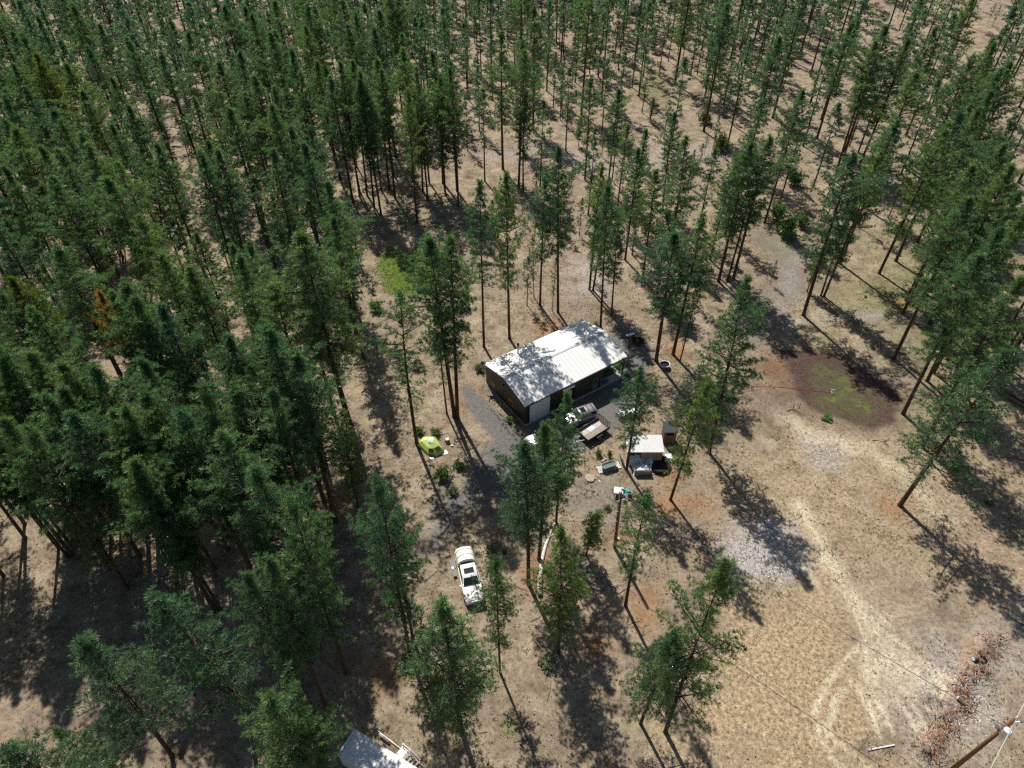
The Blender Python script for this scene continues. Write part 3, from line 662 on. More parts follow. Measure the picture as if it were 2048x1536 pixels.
nz0 = lambda x, y: float(grid_noise(np.array([x]), np.array([y]), 11, 61)[0])
for poly, dmin, nmax in fills:
    pts = [P(u, max(v, -250)) for u, v in poly]; xs = [p.x for p in pts]; ys = [p.y for p in pts]; got = 0; tries = 0
    while got < nmax and tries < 40000:
        tries += 1
        x = random.uniform(min(xs), max(xs)); y = random.uniform(min(ys), max(ys)); u, v = proj(x, y, 0)
        if not inside(poly, u, v) or any(inside(c, u, v) for c in clear): continue
        if nz0(x, y) < .30 and random.random() < .85: continue
        dm_ = dmin*(.85+.5*nz0(x+50, y))
        if any((x-a)**2+(y-b2)**2 < dm_*dm_ for a, b2 in taken): continue
        taken.append((x, y)); got += 1; FILL.append(dict(x=x, y=y, h=random.uniform(14, 25.5), k=None, label=None, mat=None, rs=random.uniform(.85, 1.15)))
yp = [P(u, v) for u, v in [(900,250),(1500,230),(1700,480),(1640,560),(1330,640),(1150,560),(960,480),(1000,280)]]
k_ = 0
while k_ < 34:
    x = random.uniform(min(q.x for q in yp), max(q.x for q in yp)); y = random.uniform(min(q.y for q in yp), max(q.y for q in yp)); u, v = proj(x, y, 0)
    if not inside([(900,250),(1500,230),(1700,480),(1640,560),(1330,640),(1150,560),(960,480),(1000,280)], u, v) or any((x-a)**2+(y-b2)**2 < 9 for a, b2 in taken): continue
    k_ += 1; taken.append((x, y)); FILL.append(dict(x=x, y=y, h=random.uniform(3, 9), k=random.choice(['y0', 'y1', 's1']), label=None, mat=None, rs=random.uniform(.9, 1.2)))
ALL = TREES+FILL
# drop any that would stand inside the building or the lawn
bpoly = [(p.x, p.y) for p in bz]
def ok(t):
    if inside(bpoly, t['x'], t['y']): return False
    return True
ALL = [t for t in ALL if ok(t)]
def seen(t):
    u0, v0 = proj(t['x'], t['y'], 0); u1, v1 = proj(t['x'], t['y'], t['h'])
    return max(u0, u1) > -60 and min(u0, u1) < 2108 and min(v0, v1) < 1560 and max(v0, v1) > -10
def size(t): return t['h']/math.dist((t['x'], t['y'], t['h']/2), (0, 0, CAM_H))
vis = sorted([t for t in ALL if seen(t)], key=lambda t: (t['label'] is None, -size(t)))
hid = [t for t in ALL if not seen(t)]
one = vis[:296]; rest = vis[296:]+hid
print('TREES', len(TREES), 'fill', len(FILL), 'visible', len(vis), 'individual', len(one), 'rest', len(rest))

def zone(t):
    u, v = proj(t['x'], t['y'], t['h']*.8)
    cols = [(230, 'left edge'), (520, 'left side'), (800, 'centre left'), (1060, 'near centre left'), (1320, 'near centre right'), (1560, 'centre right'), (1800, 'right side'), (9999, 'right edge')]
    rows = [(110, 'topmost wood'), (260, 'upper wood'), (430, 'upper middle wood'), (640, 'middle wood'), (900, 'lower middle wood'), (9999, 'nearest wood')]
    return next(n_ for a, n_ in rows if v < a)+', '+next(n_ for a, n_ in cols if u < a)
ORD = ['first', 'second', 'third', 'fourth', 'fifth', 'sixth', 'seventh', 'eighth', 'ninth', 'tenth', 'eleventh', 'twelfth', 'thirteenth', 'fourteenth', 'fifteenth', 'sixteenth', 'seventeenth', 'eighteenth', 'nineteenth', 'twentieth']
zg = {}
for t in one:
    if not t['label']: zg.setdefault(zone(t), []).append(t)
for zn_, ts in zg.items():
    ts.sort(key=lambda t: proj(t['x'], t['y'], t['h'])[0])
    for i, t in enumerate(ts): t['ord'] = ORD[min(i, 19)]
allproto = ['a0', 'a1', 'a2', 'a3', 'a4', 'a0', 'a1', 'a2', 'a4', 'b1']
def place_tree(t):
    k = t['k'] or random.choice(allproto)
    h0, tm, bm_, cm, dm = lib(k); s = t['h']/h0
    rs = t['rs']*(random.uniform(.92, 1.1) if not t['k'] else 1)*(1 if s < 1.3 else .9)
    z = gz(t['x'], t['y'])
    tall = 'tall' if t['h'] > 22 else ('mid height' if t['h'] > 15 else 'short')
    zn = zone(t)
    lab = t['label'] or f"{tall.replace('mid height', 'medium')} pine, {t['ord']} tip from left in the {zn}"
    kind = 'fir_tree' if k == 'f0' else ('young_tree' if t['mat'] == 'leaves' else 'pine_tree')
    if k == 'f0' and not t['label']: lab = 'dark narrow fir standing in the '+zn
    o = empty(kind, (t['x'], t['y'], z-.05), random.random()*6.28, lab, 'tree')
    o['group'] = 'pines of the '+zn if not t['label'] else 'labelled pines round the clearing'
    o.rotation_euler = (math.radians(random.gauss(0, 1.3)), math.radians(random.gauss(0, 1.3)), o.rotation_euler[2])
    for nm, me, w in (('trunk', tm, 1.0), ('branches', bm_, rs), ('crown', cm, rs), ('bare_branches', dm, rs)):
        if me is None: continue
        c = bpy.data.objects.new(nm, me); COL.objects.link(c); c.parent = o
        xy = s*w if nm != 'trunk' else s*1.0
        c.scale = (s*rs, s*rs, s)
        if nm == 'crown' and t['mat'] and t['mat'] not in ('needles_rust', 'needles_tan'):
            c.material_slots[0].link = 'OBJECT'; c.material_slots[0].material = M[t['mat']]
        if nm == 'crown' and t['mat'] in ('needles_rust', 'needles_tan'):
            c.material_slots[0].link = 'OBJECT'; c.material_slots[0].material = M[t['mat']]
    return o
for t in one: place_tree(t)
# remaining distant and out-of-frame pines: one object
lods = []
for sdd in range(5):
    tr, li, de, V, F_, tint = make_pine(24, [3.7, 3.9, 3.4, 4.0, 3.6][sdd], [.34, .40, .32, .42, .37][sdd], 900+sdd, 'pine', .95, True, [.7, .5, .9, .45, .6][sdd], .1)
    lods.append((tr, V, F_, tint))
CV = []; CF = []; CTn = []; TVs = []; TF = []; nv = 0; ntv = 0
for t in rest:
    tr, V, F_, tint = random.choice(lods); s = t['h']/24; a = random.random()*6.28; ca, sa = math.cos(a), math.sin(a)
    R3 = np.array([[ca*s, -sa*s, 0], [sa*s, ca*s, 0], [0, 0, s]]); off = np.array([t['x'], t['y'], gz(t['x'], t['y'])-.05])
    CV.append(V@R3.T+off); CF.append(F_+nv); CTn.append(np.clip(tint+random.uniform(-.12, .15), 0, 1)); nv += len(V)
    tv = np.array([tuple(v) for v in tr.v])@R3.T+off; TVs.append(tv); TF += [tuple(i+ntv for i in f) for f in tr.f]; ntv += len(tv)
if rest:
    me = tri_mesh('pine_wood', np.concatenate(CV), np.concatenate(CF), np.concatenate(CTn)); me.materials.append(M['needles_far'])
    wood = link('pine_wood', me); tag(wood, 'further pines of the closed wood, beyond those standing out singly', 'wood', kind='stuff')
    me = bpy.data.meshes.new('trunks'); me.from_pydata([tuple(v) for v in np.concatenate(TVs)], [], TF); me.materials.append(M['bark'])
    tk = link('trunks', me, None, wood); tag(tk, kind='stuff')

# ---------------------------------------------------------------- shrubs, weeds, grass
def shrub_mesh(seed, R, h, nt_, leaf, w):
    r = np.random.default_rng(seed); d = unit(r.normal(size=(nt_, 3))); rad = r.random(nt_)**.45
    th_ = np.arctan2(d[:, 1], d[:, 0]); lobe = .72+.3*np.sin(3*th_+seed)+.18*np.sin(5*th_+2*seed+3*d[:, 2])
    p = d*rad[:, None]*np.array([R, R, h*.5])*lobe[:, None]+np.array([0, 0, h*.5]); p[:, :2] += (grid_noise(p[:, 0]*3+9, p[:, 2]*3+9, .7, seed) - .5)[:, None]*R*.6
    p = p[p[:, 2] > .05]
    V, F_ = blades(p, unit(d[:len(p)]+np.array([0, 0, .6])), np.full(len(p), leaf), 6, w, r, 1.1)
    tint = np.repeat(np.clip(.45+.2*r.normal(size=len(p)), 0, 1), len(V)//len(p))
    st = MB()
    for _ in range(7):
        a = random.random()*6.28; st.tube([(0, 0, -.05), (math.cos(a)*R*.3, math.sin(a)*R*.3, h*.4), (math.cos(a)*R*.6, math.sin(a)*R*.6, h*.8)], [.03, .02, .008], 4, False)
    me = bpy.data.meshes.new('stems'); me.from_pydata([tuple(v) for v in st.v], [], st.f); me.materials.append(M['limb'])
    return tri_mesh('foliage', V, F_, tint), me
shr = [shrub_mesh(50+i, 1, 1.25, 230, .26, .085) for i in range(3)]
def shrub(u, v, R, h, mat, label, group=None):
    p = P(u, v); me, st = random.choice(shr)
    o = empty('shrub', (p.x, p.y, gz(p.x, p.y)), random.random()*6, label, 'shrub', group)
    for nm, m_ in (('foliage', me), ('stems', st)):
        c = bpy.data.objects.new(nm, m_); COL.objects.link(c); c.parent = o; c.scale = (R, R, h/1.25)
        if nm == 'foliage':
            if not m_.materials: m_.materials.append(M['leaves'])
            c.material_slots[0].link = 'OBJECT'; c.material_slots[0].material = M[mat]
for u, v, R, h, mat, lab in [(1572,470,2.2,3.6,'leaves','dark leafy bush in the wood above the gravelly path, largest of its thicket'),(1552,440,1.8,3.2,'leaves','left bush of the dark thicket above the gravelly path'),
    (1600,452,1.4,2.6,'leaves','right bush of the dark thicket above the gravelly path'),(1588,368,1.8,2.6,'leaves','round leafy bush upslope of the dark thicket'),(1408,245,1.8,2.4,'leaves_pale','pale leafy bush by the upper opening'),
    (1440,300,1.8,3.4,'leaves','leafy bush with dark leaves between two tall trunks in the upper wood'),(888,955,1.1,1.5,'leaves','round green bush below the lime green tent'),(905,985,.8,.9,'leaves_pale','pale low bush further below the lime green tent'),
    (872,868,.8,.8,'leaves_pale','grey green low bush behind the lime green tent'),(838,866,.8,1.0,'leaves','small bush between tent and leaning trunk'),(918,935,.8,.8,'leaves','small bush right of the round bush below the tent'),
    (1197,910,.45,.9,'leaves','small sapling beside the plank in the yard'),(1219,914,.4,1.1,'leaves','small sapling above the oval stock tank'),(1215,1018,.5,.5,'leaves_pale','low plant by the chairs'),
    (1258,905,.6,1.8,'leaves','tall leafy bush at the left corner of the pale roofed shed'),(985,1100,1.1,.6,'leaves_pale','flat grey green bush right of the white truck tent'),(1008,1104,.4,.35,'needles_yellow','yellow green tuft right of the truck tent'),
    (832,1225,.9,.5,'leaves_pale','flat grey green bush left of the front of the white pickup'),(868,1238,.8,.45,'leaves_pale','flat bush below the white pickup'),(1098,1330,1.0,.7,'leaves_pale','grey bush left of the base of the cone shaped pine'),
    (1018,843,.6,.8,'leaves','green plant at the gable foot beside white flowers'),(960,740,.9,.9,'leaves_pale','yellowish bush at the back left corner of the building'),(1190,655,.8,.7,'leaves','bush behind the ridge end of the building'),
    (1275,760,.5,.7,'needles_yellow','yellow flowering plant by the porch end'),(1730,595,.3,.3,'leaves','tuft between the twin pine shadows'),(2015,700,.9,.9,'leaves','leafy bush under the right edge pines'),
    (1655,835,.8,.4,'leaves','low green growth at the lower rim of the burn scar'),(1945,1010,.8,.35,'leaves_pale','left of two pale tufts in the field at the right'),(1978,1007,.6,.35,'leaves_pale','right of two pale tufts in the field at the right'),
    (640,1050,1.2,1.2,'leaves','bush at the foot of the sweeping trunk'),(610,1000,.8,1.0,'leaves','bush at the foot of the two thin stems'),(650,1110,1.4,1.6,'leaves','dark bush in the shade below the sweeping trunk'),
    (570,760,1.5,1.5,'needles_yellow','light yellow green bush under the edge pines'),(870,590,.8,.8,'leaves','bush at the right rim of the lawn patch'),(752,620,1.2,1.6,'leaves','dark bush at the lower left rim of the lawn patch'),
    (1030,820,.5,.6,'leaves','plant against the gable wall foot'),(810,1330,.9,.8,'leaves_pale','leafy plants round the twin trunk foot left of the big bottom pine')]:
    shrub(u, v, R, h, mat, lab)

def scatter(name, n_, test, size, width, mat, label, cat, nb=4, hh=1.0, zoff=0.0, seed=3, ymax=103):
    r = np.random.default_rng(seed); pts = []
    k = 0
    while len(pts) < n_ and k < n_*30:
        k += 1; y = 17+ymax*r.random(); x = r.uniform(-45-.35*y, 60+.35*y)
        if test(x, y): pts.append((x, y, gz(x, y)+zoff))
    pts = np.array(pts); d = np.tile(np.array([0, 0, 1.0]), (len(pts), 1))
    V, F_ = blades(pts, d, size*r.uniform(.5, 1.4, len(pts)), nb, width, r, .75)
    tint = np.repeat(np.clip(.5+.22*r.normal(size=len(pts)), 0, 1), len(V)//len(pts))
    me = tri_mesh(name, V, F_, tint); me.materials.append(M[mat]); o = link(name, me); tag(o, label, cat, kind='stuff'); return o
M['dry_grass_m'] = foliage('dry_grass_blades', [(0, (.28, .22, .125)), (1, (.28, .22, .125))], .25)
M['green_grass_m'] = foliage('green_grass_blades', [(0, (.14, .19, .05)), (1, (.14, .19, .05))], .25)
M['lawn_m'] = foliage('lawn_blades', [(0, (.09, .15, .02)), (1, (.09, .15, .02))], .3)
M['litter_m'] = foliage('litter_twigs', [(0, (.10, .075, .055)), (1, (.10, .075, .055))], .1)
M['flower_m'] = foliage('white_flower_heads', [(0, (.75, .75, .72)), (1, (.75, .75, .72))], .1)
masku = {}
for k in ('gravel', 'lawn', 'pond', 'moss', 'hay', 'gold', 'green'):
    full = np.zeros(XX.shape, np.float32); full[fine] = masks[k]; masku[k] = full
def mv(k, x, y): return masku[k][min(max(int(np.searchsorted(GX, x)), 0), _gi-1), min(max(int(np.searchsorted(GY, y)), 0), _gj-1)]
bgrow = lambda x, y: not inside(bpoly, x, y)
nz = lambda x, y, s, k: float(grid_noise(np.array([x]), np.array([y]), s, k)[0])
scatter('dry_grass', 30000, lambda x, y: bgrow(x, y) and mv('gravel', x, y) < .3 and mv('pond', x, y) < .4 and (nz(x, y, 3, 41) > .42 or mv('gold', x, y) > .4), .13, .05, 'dry_grass_m', 'dry straw coloured grass tufts over field and forest floor', 'grass', 4, seed=5)
scatter('lawn_grass', 5000, lambda x, y: mv('lawn', x, y) > .35 and y < 130, .16, .07, 'lawn_m', 'bright green grass of the small lawn patch', 'grass', 4, seed=15)
scatter('forest_litter', 15000, lambda x, y: bgrow(x, y) and mv('gravel', x, y) < .2 and mv('gold', x, y) < .3 and mv('pond', x, y) < .3 and nz(x, y, 4, 71) > .45, .30, .035, 'litter_m', 'fallen twigs and needles lying over the forest floor', 'litter', 3, seed=16, ymax=190)
scatter('green_weeds', 16000, lambda x, y: bgrow(x, y) and mv('gravel', x, y) < .3 and mv('pond', x, y) < .4 and mv('gold', x, y) < .5 and nz(x, y, 5, 43) > .56 and nz(x, y, 1.2, 44) > .45, .17, .08, 'green_grass_m', 'small green weeds in patches on the dry ground', 'weeds', 4, seed=6, ymax=190)
fl = [P(1012,833), P(1019,852), P(1005,815), P(1190,922), P(1203,935), P(1212,1055), P(1222,1040), P(1195,1070), P(1175,985), P(1150,985), P(1240,1000), P(1185,905), P(990,805)]
scatter('white_wildflowers', 650, lambda x, y: any((x-q.x)**2+(y-q.y)**2 < 1.5 for q in fl), .12, .09, 'flower_m', 'white wildflowers growing in patches by the gable wall and in the yard', 'flowers', 4, zoff=.25, seed=8)
scatter('wildflower_leaves', 1500, lambda x, y: any((x-q.x)**2+(y-q.y)**2 < 2.2 for q in fl), .26, .08, 'green_grass_m', 'leafy stems under the white wildflowers', 'plants', 5, seed=9)
# pine cones and pebbles: little dark lumps
def lumps(name, n_, test, s0, s1, mat, label, cat, seed, flat_=.7):
    r = np.random.default_rng(seed); pts = []; k = 0
    while len(pts) < n_ and k < n_*40:
        k += 1; x = r.uniform(-62, 80); y = 17+100*r.random()
        if test(x, y): pts.append((x, y, gz(x, y)))
    pts = np.array(pts); N = len(pts)
    o8 = np.array([(1,0,0),(0,1,0),(-1,0,0),(0,-1,0),(0,0,1),(0,0,-1)], float); f8 = np.array([(0,1,4),(1,2,4),(2,3,4),(3,0,4),(1,0,5),(2,1,5),(3,2,5),(0,3,5)])
    s = r.uniform(s0, s1, (N, 1, 1))*np.array([1, 1, flat_])*r.uniform(.6, 1.4, (N, 6, 1)); a = r.random(N)*6.28
    Rm = np.zeros((N, 3, 3)); Rm[:, 0, 0] = np.cos(a); Rm[:, 0, 1] = -np.sin(a); Rm[:, 1, 0] = np.sin(a); Rm[:, 1, 1] = np.cos(a); Rm[:, 2, 2] = 1
    V = np.einsum('nij,nkj->nki', Rm, o8[None]*s)+pts[:, None, :]+np.array([0, 0, s0*.3])
    F_ = (f8[None]+(np.arange(N)*6)[:, None, None]).reshape(-1, 3)
    me = tri_mesh(name, V.reshape(-1, 3), F_); me.materials.append(M[mat]); o = link(name, me); tag(o, label, cat, kind='stuff')
lumps('pine_cones', 7000, lambda x, y: bgrow(x, y) and mv('gravel', x, y) < .6 and mv('gold', x, y) < .6 and nz(x, y, 6, 51) > .4, .05, .11, 'wood_dark', 'brown pine cones lying scattered on the forest floor', 'pine cones', 12)
lumps('wood_chips', 3500, lambda x, y: any((x-q.x)**2+(y-q.y)**2 < rr_*rr_ for q, rr_ in chipc), .04, .11, 'pale_roof', 'pale wood chips spread in a patch between field and yard', 'wood chips', 13, .4) if False else None
chipc = [(P(1530,1110), 4.2), (P(1655,905), 2.2), (P(1920,1400), 4.5), (P(1480,1110), 2.5)]
lumps('wood_chips', 3500, lambda x, y: any((x-q.x)**2+(y-q.y)**2 < (rr_*(.4+.6*((x*7.3+y*3.1) % 1)))**2 for q, rr_ in chipc), .03, .09, 'pale_roof', 'pale wood chips spread in patches beside the field', 'wood chips', 13, .4)

# ---------------------------------------------------------------- the metal building
E1 = P(1051, 811, 3.5); E2 = P(1253, 712, 3.5); th = math.atan2(E2.y-E1.y, E2.x-E1.x)
BL, BW, EH, RH = 15.75, 9.0, 3.5, 4.62
Bd = empty('metal_building', (E1.x, E1.y, 0), th, 'long dark walled metal workshop with a ribbed white gable roof', 'building')
s_ = MB(); s_.box(-.06, BL+.1, -.16, BW+.06, -.3, .08); s_.build('floor_slab', 'concrete', Bd)
w = MB()     # front wall (faces the drive) with the open bay left out
zt = EH-.1
for x0, x1, z0, z1 in ((.08, .62, .08, zt), (.62, 3.75, 3.08, zt), (3.75, 5.65, .08, zt), (5.65, 7.55, 2.86, zt), (7.55, 11.8, .08, zt)): w.box(x0, x1, .06, .16, z0, z1)
w.box(.08, 11.8, BW-.16, BW-.06, .08, zt)
w.build('wall', 'wall_metal', Bd)
w = MB()
def gable(x):
    return [(x, .163, .08), (x, BW-.163, .08), (x, BW-.163, zt-.02), (x, BW/2, RH-.12), (x, .163, zt-.02)]
for g0 in (.08, 11.62):
    w = MB(); w.loft([[Vector(v) for v in gable(g0)], [Vector(v) for v in gable(g0+.1)]]); w.build('gable_wall', 'wall_metal_y', Bd)
def roofside(y0, z0, y1, z1):
    t = .07; return [Vector((-.12, y0, z0)), Vector((BL+.12, y0, z0)), Vector((BL+.12, y1, z1)), Vector((-.12, y1, z1)), Vector((-.12, y0, z0-t)), Vector((BL+.12, y0, z0-t)), Vector((BL+.12, y1, z1-t)), Vector((-.12, y1, z1-t))]
bf = [(0,1,2,3),(7,6,5,4),(0,4,5,1),(1,5,6,2),(2,6,7,3),(3,7,4,0)]
ro = MB(); ro.add(roofside(-.1, EH-.02, BW/2-.003, RH), bf); ro.add(roofside(BW+.1, EH-.02, BW/2+.003, RH), bf)
nrib = int(BL/.305)
for i in range(nrib+1):       # raised ribs
    x = i*.305
    for ya, yb in ((-.1, BW/2-.15), (BW+.1, BW/2+.15)):
        za = EH-.02; zb = RH-(.15)*(RH-EH)/(BW/2); hw = .022
        ro.add([(x-hw, ya, za+.002), (x+hw, ya, za+.002), (x+hw, yb, zb+.002), (x-hw, yb, zb+.002), (x-hw*.5, ya, za+.03), (x+hw*.5, ya, za+.03), (x+hw*.5, yb, zb+.03), (x-hw*.5, yb, zb+.03)], [(4,5,6,7),(0,1,5,4),(1,2,6,5),(3,0,4,7),(2,3,7,6)])
roof = ro.build('roof', 'roof_white', Bd)
rc = MB(); rc.add([(-.14, BW/2-.24, RH-.015), (BL+.14, BW/2-.24, RH-.015), (BL+.14, BW/2, RH+.05), (-.14, BW/2, RH+.05), (-.14, BW/2+.24, RH-.015), (BL+.14, BW/2+.24, RH-.015)], [(0,1,2,3),(3,2,5,4)]); rc.build('ridge_cap', 'grey_metal' if False else 'pale_roof', roof)
g = MB(); g.box(-.12, BL+.12, -.22, -.103, EH-.2, EH-.03); g.build('gutter', 'black_metal', roof)
for s0 in (-.125, BL+.125):
    g = MB()
    for ya, yb in ((-.1, BW/2), (BW+.1, BW/2)):
        g.add([(s0-.02, ya, EH-.16), (s0+.02, ya, EH-.16), (s0+.02, yb, RH-.14), (s0-.02, yb, RH-.14), (s0-.02, ya, EH+.0), (s0+.02, ya, EH+.0), (s0+.02, yb, RH+.02), (s0-.02, yb, RH+.02)], bf)
    g.build('bargeboard', 'white_paint', roof)
d = MB(); d.box(.66, 3.71, .02, .10, .1, 3.05); gd = d.build('garage_door', 'garage_panel', Bd)
d = MB()
for x0, x1, z0, z1 in ((.56, .66, .08, 3.15), (3.71, 3.81, .08, 3.15), (.66, 3.71, 3.05, 3.15)): d.box(x0, x1, .0, .06, z0, z1)
d.build('frame', 'wall_metal', gd)
d = MB(); d.box(5.68, 7.52, .0, .055, 2.5, 2.95); d.build('roller_door', 'garage_white', Bd)
d = MB(); d.box(7.2, 7.29, .3, .4, .09, 1.3); d.build('door_post', 'white_paint', Bd)
def window(x0, x1, z0, z1, nm='window', parts=1):
    f = MB(); f.box(x0, x1, .03, .062, z0, z0+.06); f.box(x0, x1, .03, .062, z1-.06, z1); f.box(x0, x0+.05, .032, .062, z0, z1); f.box(x1-.05, x1, .032, .062, z0, z1); f.box((x0+x1)/2-.03, (x0+x1)/2+.03, .034, .062, z0, z1)
    fo = f.build(nm, 'grey_plastic', Bd); gg = MB(); gg.box(x0+.03, x1-.03, .045, .064, z0+.03, z1-.03); gg.build('pane', 'glass', fo)
window(9.35, 10.05, 1.15, 1.95)
d = MB(); d.box(10.5, 11.4, .02, .062, .09, 2.15); dd = d.build('side_door', 'grey_plastic', Bd); d = MB(); d.box(10.7, 11.2, .008, .024, 1.3, 1.85); d.build('pane', 'glass', dd)
for w0, w1, z0, z1 in ((6.7, 7.7, .75, 1.75), (2.7, 3.7, .85, 1.85)):      # gable windows with reddish frames
    f = MB(); f.box(.03, .082, w0, w1, z0, z0+.09); f.box(.03, .082, w0, w1, z1-.09, z1); f.box(.032, .082, w0, w0+.09, z0, z1); f.box(.032, .082, w1-.09, w1, z0, z1); f.box(.034, .082, (w0+w1)/2-.03, (w0+w1)/2+.03, z0, z1)
    fo = f.build('window', 'trim_orange', Bd); gg = MB(); gg.box(.05, .084, w0+.05, w1-.05, z0+.05, z1-.05); gg.build('pane', 'glass', fo)
d = MB(); d.box(-.06, .08, 4.75, 4.95, 2.9, 3.1); d.build('wall_lamp', 'black_metal', Bd)
for x, y in ((11.95, .12), (15.6, .12), (15.6, BW-.2)):
    d = MB(); d.box(x-.07, x+.07, y-.07, y+.07, .08, EH-.1); d.build('porch_post', 'wood_brown', Bd)
d = MB(); d.box(11.75, 15.65, .03, .19, EH-.32, EH-.1); d.build('porch_beam', 'wall_metal', Bd)
t0 = MB(); px, py = 4.45, 8.05; zr = EH+(BW-py)/(BW/2)*(RH-EH)
t0.tube([(px, py, zr-.15), (px, py, zr+1.35)], .1, 12); pipe = t0.build('stove_pipe', 'grey_metal', Bd, True)
t0 = MB(); t0.tube([(px, py, zr+1.35), (px, py, zr+1.42), (px, py, zr+1.43), (px, py, zr+1.6), (px, py, zr+1.68)], [.1, .1, .17, .17, .05], 12); t0.build('cap', 'black_metal', pipe, True)
# interior clutter seen through the bay
d = MB(); d.box(5.9, 6.6, 2.2, 3.0, .09, 1.0); o = d.build('shelf', 'wood_old', Bd)
def loc(u_, w_, z=0.0): c, s = math.cos(th), math.sin(th); return Vector((E1.x+c*u_-s*w_, E1.y+s*u_+c*w_, z))
# flag on the back left corner
p = loc(-.05, BW+.15)
fp = empty('flag', (p.x, p.y, 0), 0, 'small striped flag on a pole at the back left corner of the building', 'flag')
d = MB(); d.tube([(0, 0, -.1), (0, 0, 3.2), (-.35, -.1, 4.0)], .025, 6); d.build('pole', 'grey_metal', fp)
for i in range(7):
    d = MB(); x0 = -.32+i*.085; d.add([(x0, -.1, 3.9-.0), (x0+.08, -.1, 3.9), (x0+.08, -.16, 2.95), (x0, -.16, 2.95), (x0, -.12, 3.9), (x0+.08, -.12, 3.9), (x0+.08, -.18, 2.95), (x0, -.18, 2.95)], bf)
    d.build('stripe', 'flag_red' if i % 2 == 0 else 'white_paint', fp)
d = MB(); d.box(-.33, 0, -.2, -.08, 3.5, 3.92); d.build('canton', 'flag_blue', fp)
# porch things
o = MB(); a = loc(12.7, .6, .0); 
tf = empty('turf_mat', (loc(12.6, 1.0).x, loc(12.6, 1.0).y, .085), th, 'dark green turf mat on the shaded porch and just past its end', 'turf')
d = MB(); d.box(0, 2.9, 0, 4.0, 0, .02); d.build('mat', 'turf', tf)
p = loc(15.95, 1.1); tf = empty('turf_strip', (p.x, p.y, gz(p.x, p.y)+.03), th, 'green turf strip beside the porch end', 'turf'); d = MB(); d.box(0, 1.6, 0, 2.6, -.05, .03); d.build('mat', 'turf', tf)
def chair(p, rz, mat, label, group=None, s=1.0, back=.5):
    o = empty('chair', p, rz, label, 'chair', group)
    d = MB(); d.box(-.25, .25, -.25, .25, .40, .45); d.build('seat', mat, o, bevel=.015)
    d = MB(); d.add([(-.25, .22, .45), (.25, .22, .45), (.27, .38, .95), (-.27, .38, .95), (-.25, .26, .45), (.25, .26, .45), (.27, .42, .95), (-.27, .42, .95)], bf); d.build('backrest', mat, o)
    for x in (-.23, .23):
        for y in (-.22, .24):
            d = MB(); d.tube([(x, y, .42), (x*1.15, y*1.15, 0)], .022, 6); d.build('leg', mat, o)
    for x in (-.28, .28): d = MB(); d.box(x-.03, x+.03, -.25, .3, .62, .66); d.build('armrest', mat, o)
    return o
p = loc(12.6, 1.6, .08); chair(p, th+2.2, 'white_paint', 'white porch chair nearer the porch post')
p = loc(13.5, 2.1, .08); chair(p, th+.6, 'white_paint', 'white porch chair further under the porch roof')
p = loc(12.9, .35, .08); co_ = empty('cooler', p, th, 'dark blue cooler box on the shaded porch edge', 'cooler'); d = MB(); d.box(-.4, .4, -.22, .22, 0, .36); d.build('body', 'blue', co_, bevel=.03); d = MB(); d.box(-.41, .41, -.23, .23, .364, .42); d.build('lid', 'blue', co_, bevel=.015)
p = loc(15.9, .1); p.z = gz(p.x, p.y); tbl = empty('patio_table', p, th, 'low glass topped table beside the porch end post', 'table')
d = MB(); d.box(-.75, .75, -.45, .45, .66, .7); d.build('tabletop', 'tank_water', tbl, bevel=.01)
for x in (-.65, .65):
    for y in (-.35, .35): d = MB(); d.tube([(x, y, 0), (x, y, .67)], .025, 6); d.build('leg', 'grey_metal', tbl)

# ---------------------------------------------------------------- vehicles
def rring(x, hw, z0, z1, r=.16, n=4, tum=0.0):
    pts = []
    for cy, cz, a0 in ((hw-r, z1-r, 0), (-hw+r, z1-r, 90), (-hw+r*.6, z0+r*.6, 180), (hw-r*.6, z0+r*.6, 270)):
        rad = r if a0 < 180 else r*.6
        for k in range(n+1):
            a = math.radians(a0+90*k/n); pts.append(Vector((x, (cy+rad*math.cos(a))*(1-tum if a0 < 180 else 1), cz+rad*math.sin(a))))
    return pts
def quadpanel(mb, q, u0, u1, v0, v1, off, thick=.012):
    a, b_, c, d_ = [Vector(x) for x in q]
    def at(u, v): return (a*(1-u)+b_*u)*(1-v)+(d_*(1-u)+c*u)*v
    nrm = (b_-a).cross(d_-a).normalized(); ps = [at(u0, v0), at(u1, v0), at(u1, v1), at(u0, v1)]
    mb.add([p+nrm*off for p in ps]+[p-nrm*thick for p in ps], [(0,1,2,3),(7,6,5,4),(0,4,5,1),(1,5,6,2),(2,6,7,3),(3,7,4,0)])
def wheel(parent, x, y, r=.36, wd=.24):
    w_ = MB(); w_.tube([(x, y-wd/2, r), (x, y-wd/2+.03, r), (x, y+wd/2-.03, r), (x, y+wd/2, r)], [r*.9, r, r, r*.9], 20); wo_ = w_.build('wheel', 'rubber', parent, False)
    s = 1 if y > 0 else -1; w_ = MB(); w_.tube([(x, y+s*(wd/2-.01), r), (x, y+s*(wd/2+.012), r)], [r*.62, r*.55], 16); w_.build('rim', 'rim', wo_)
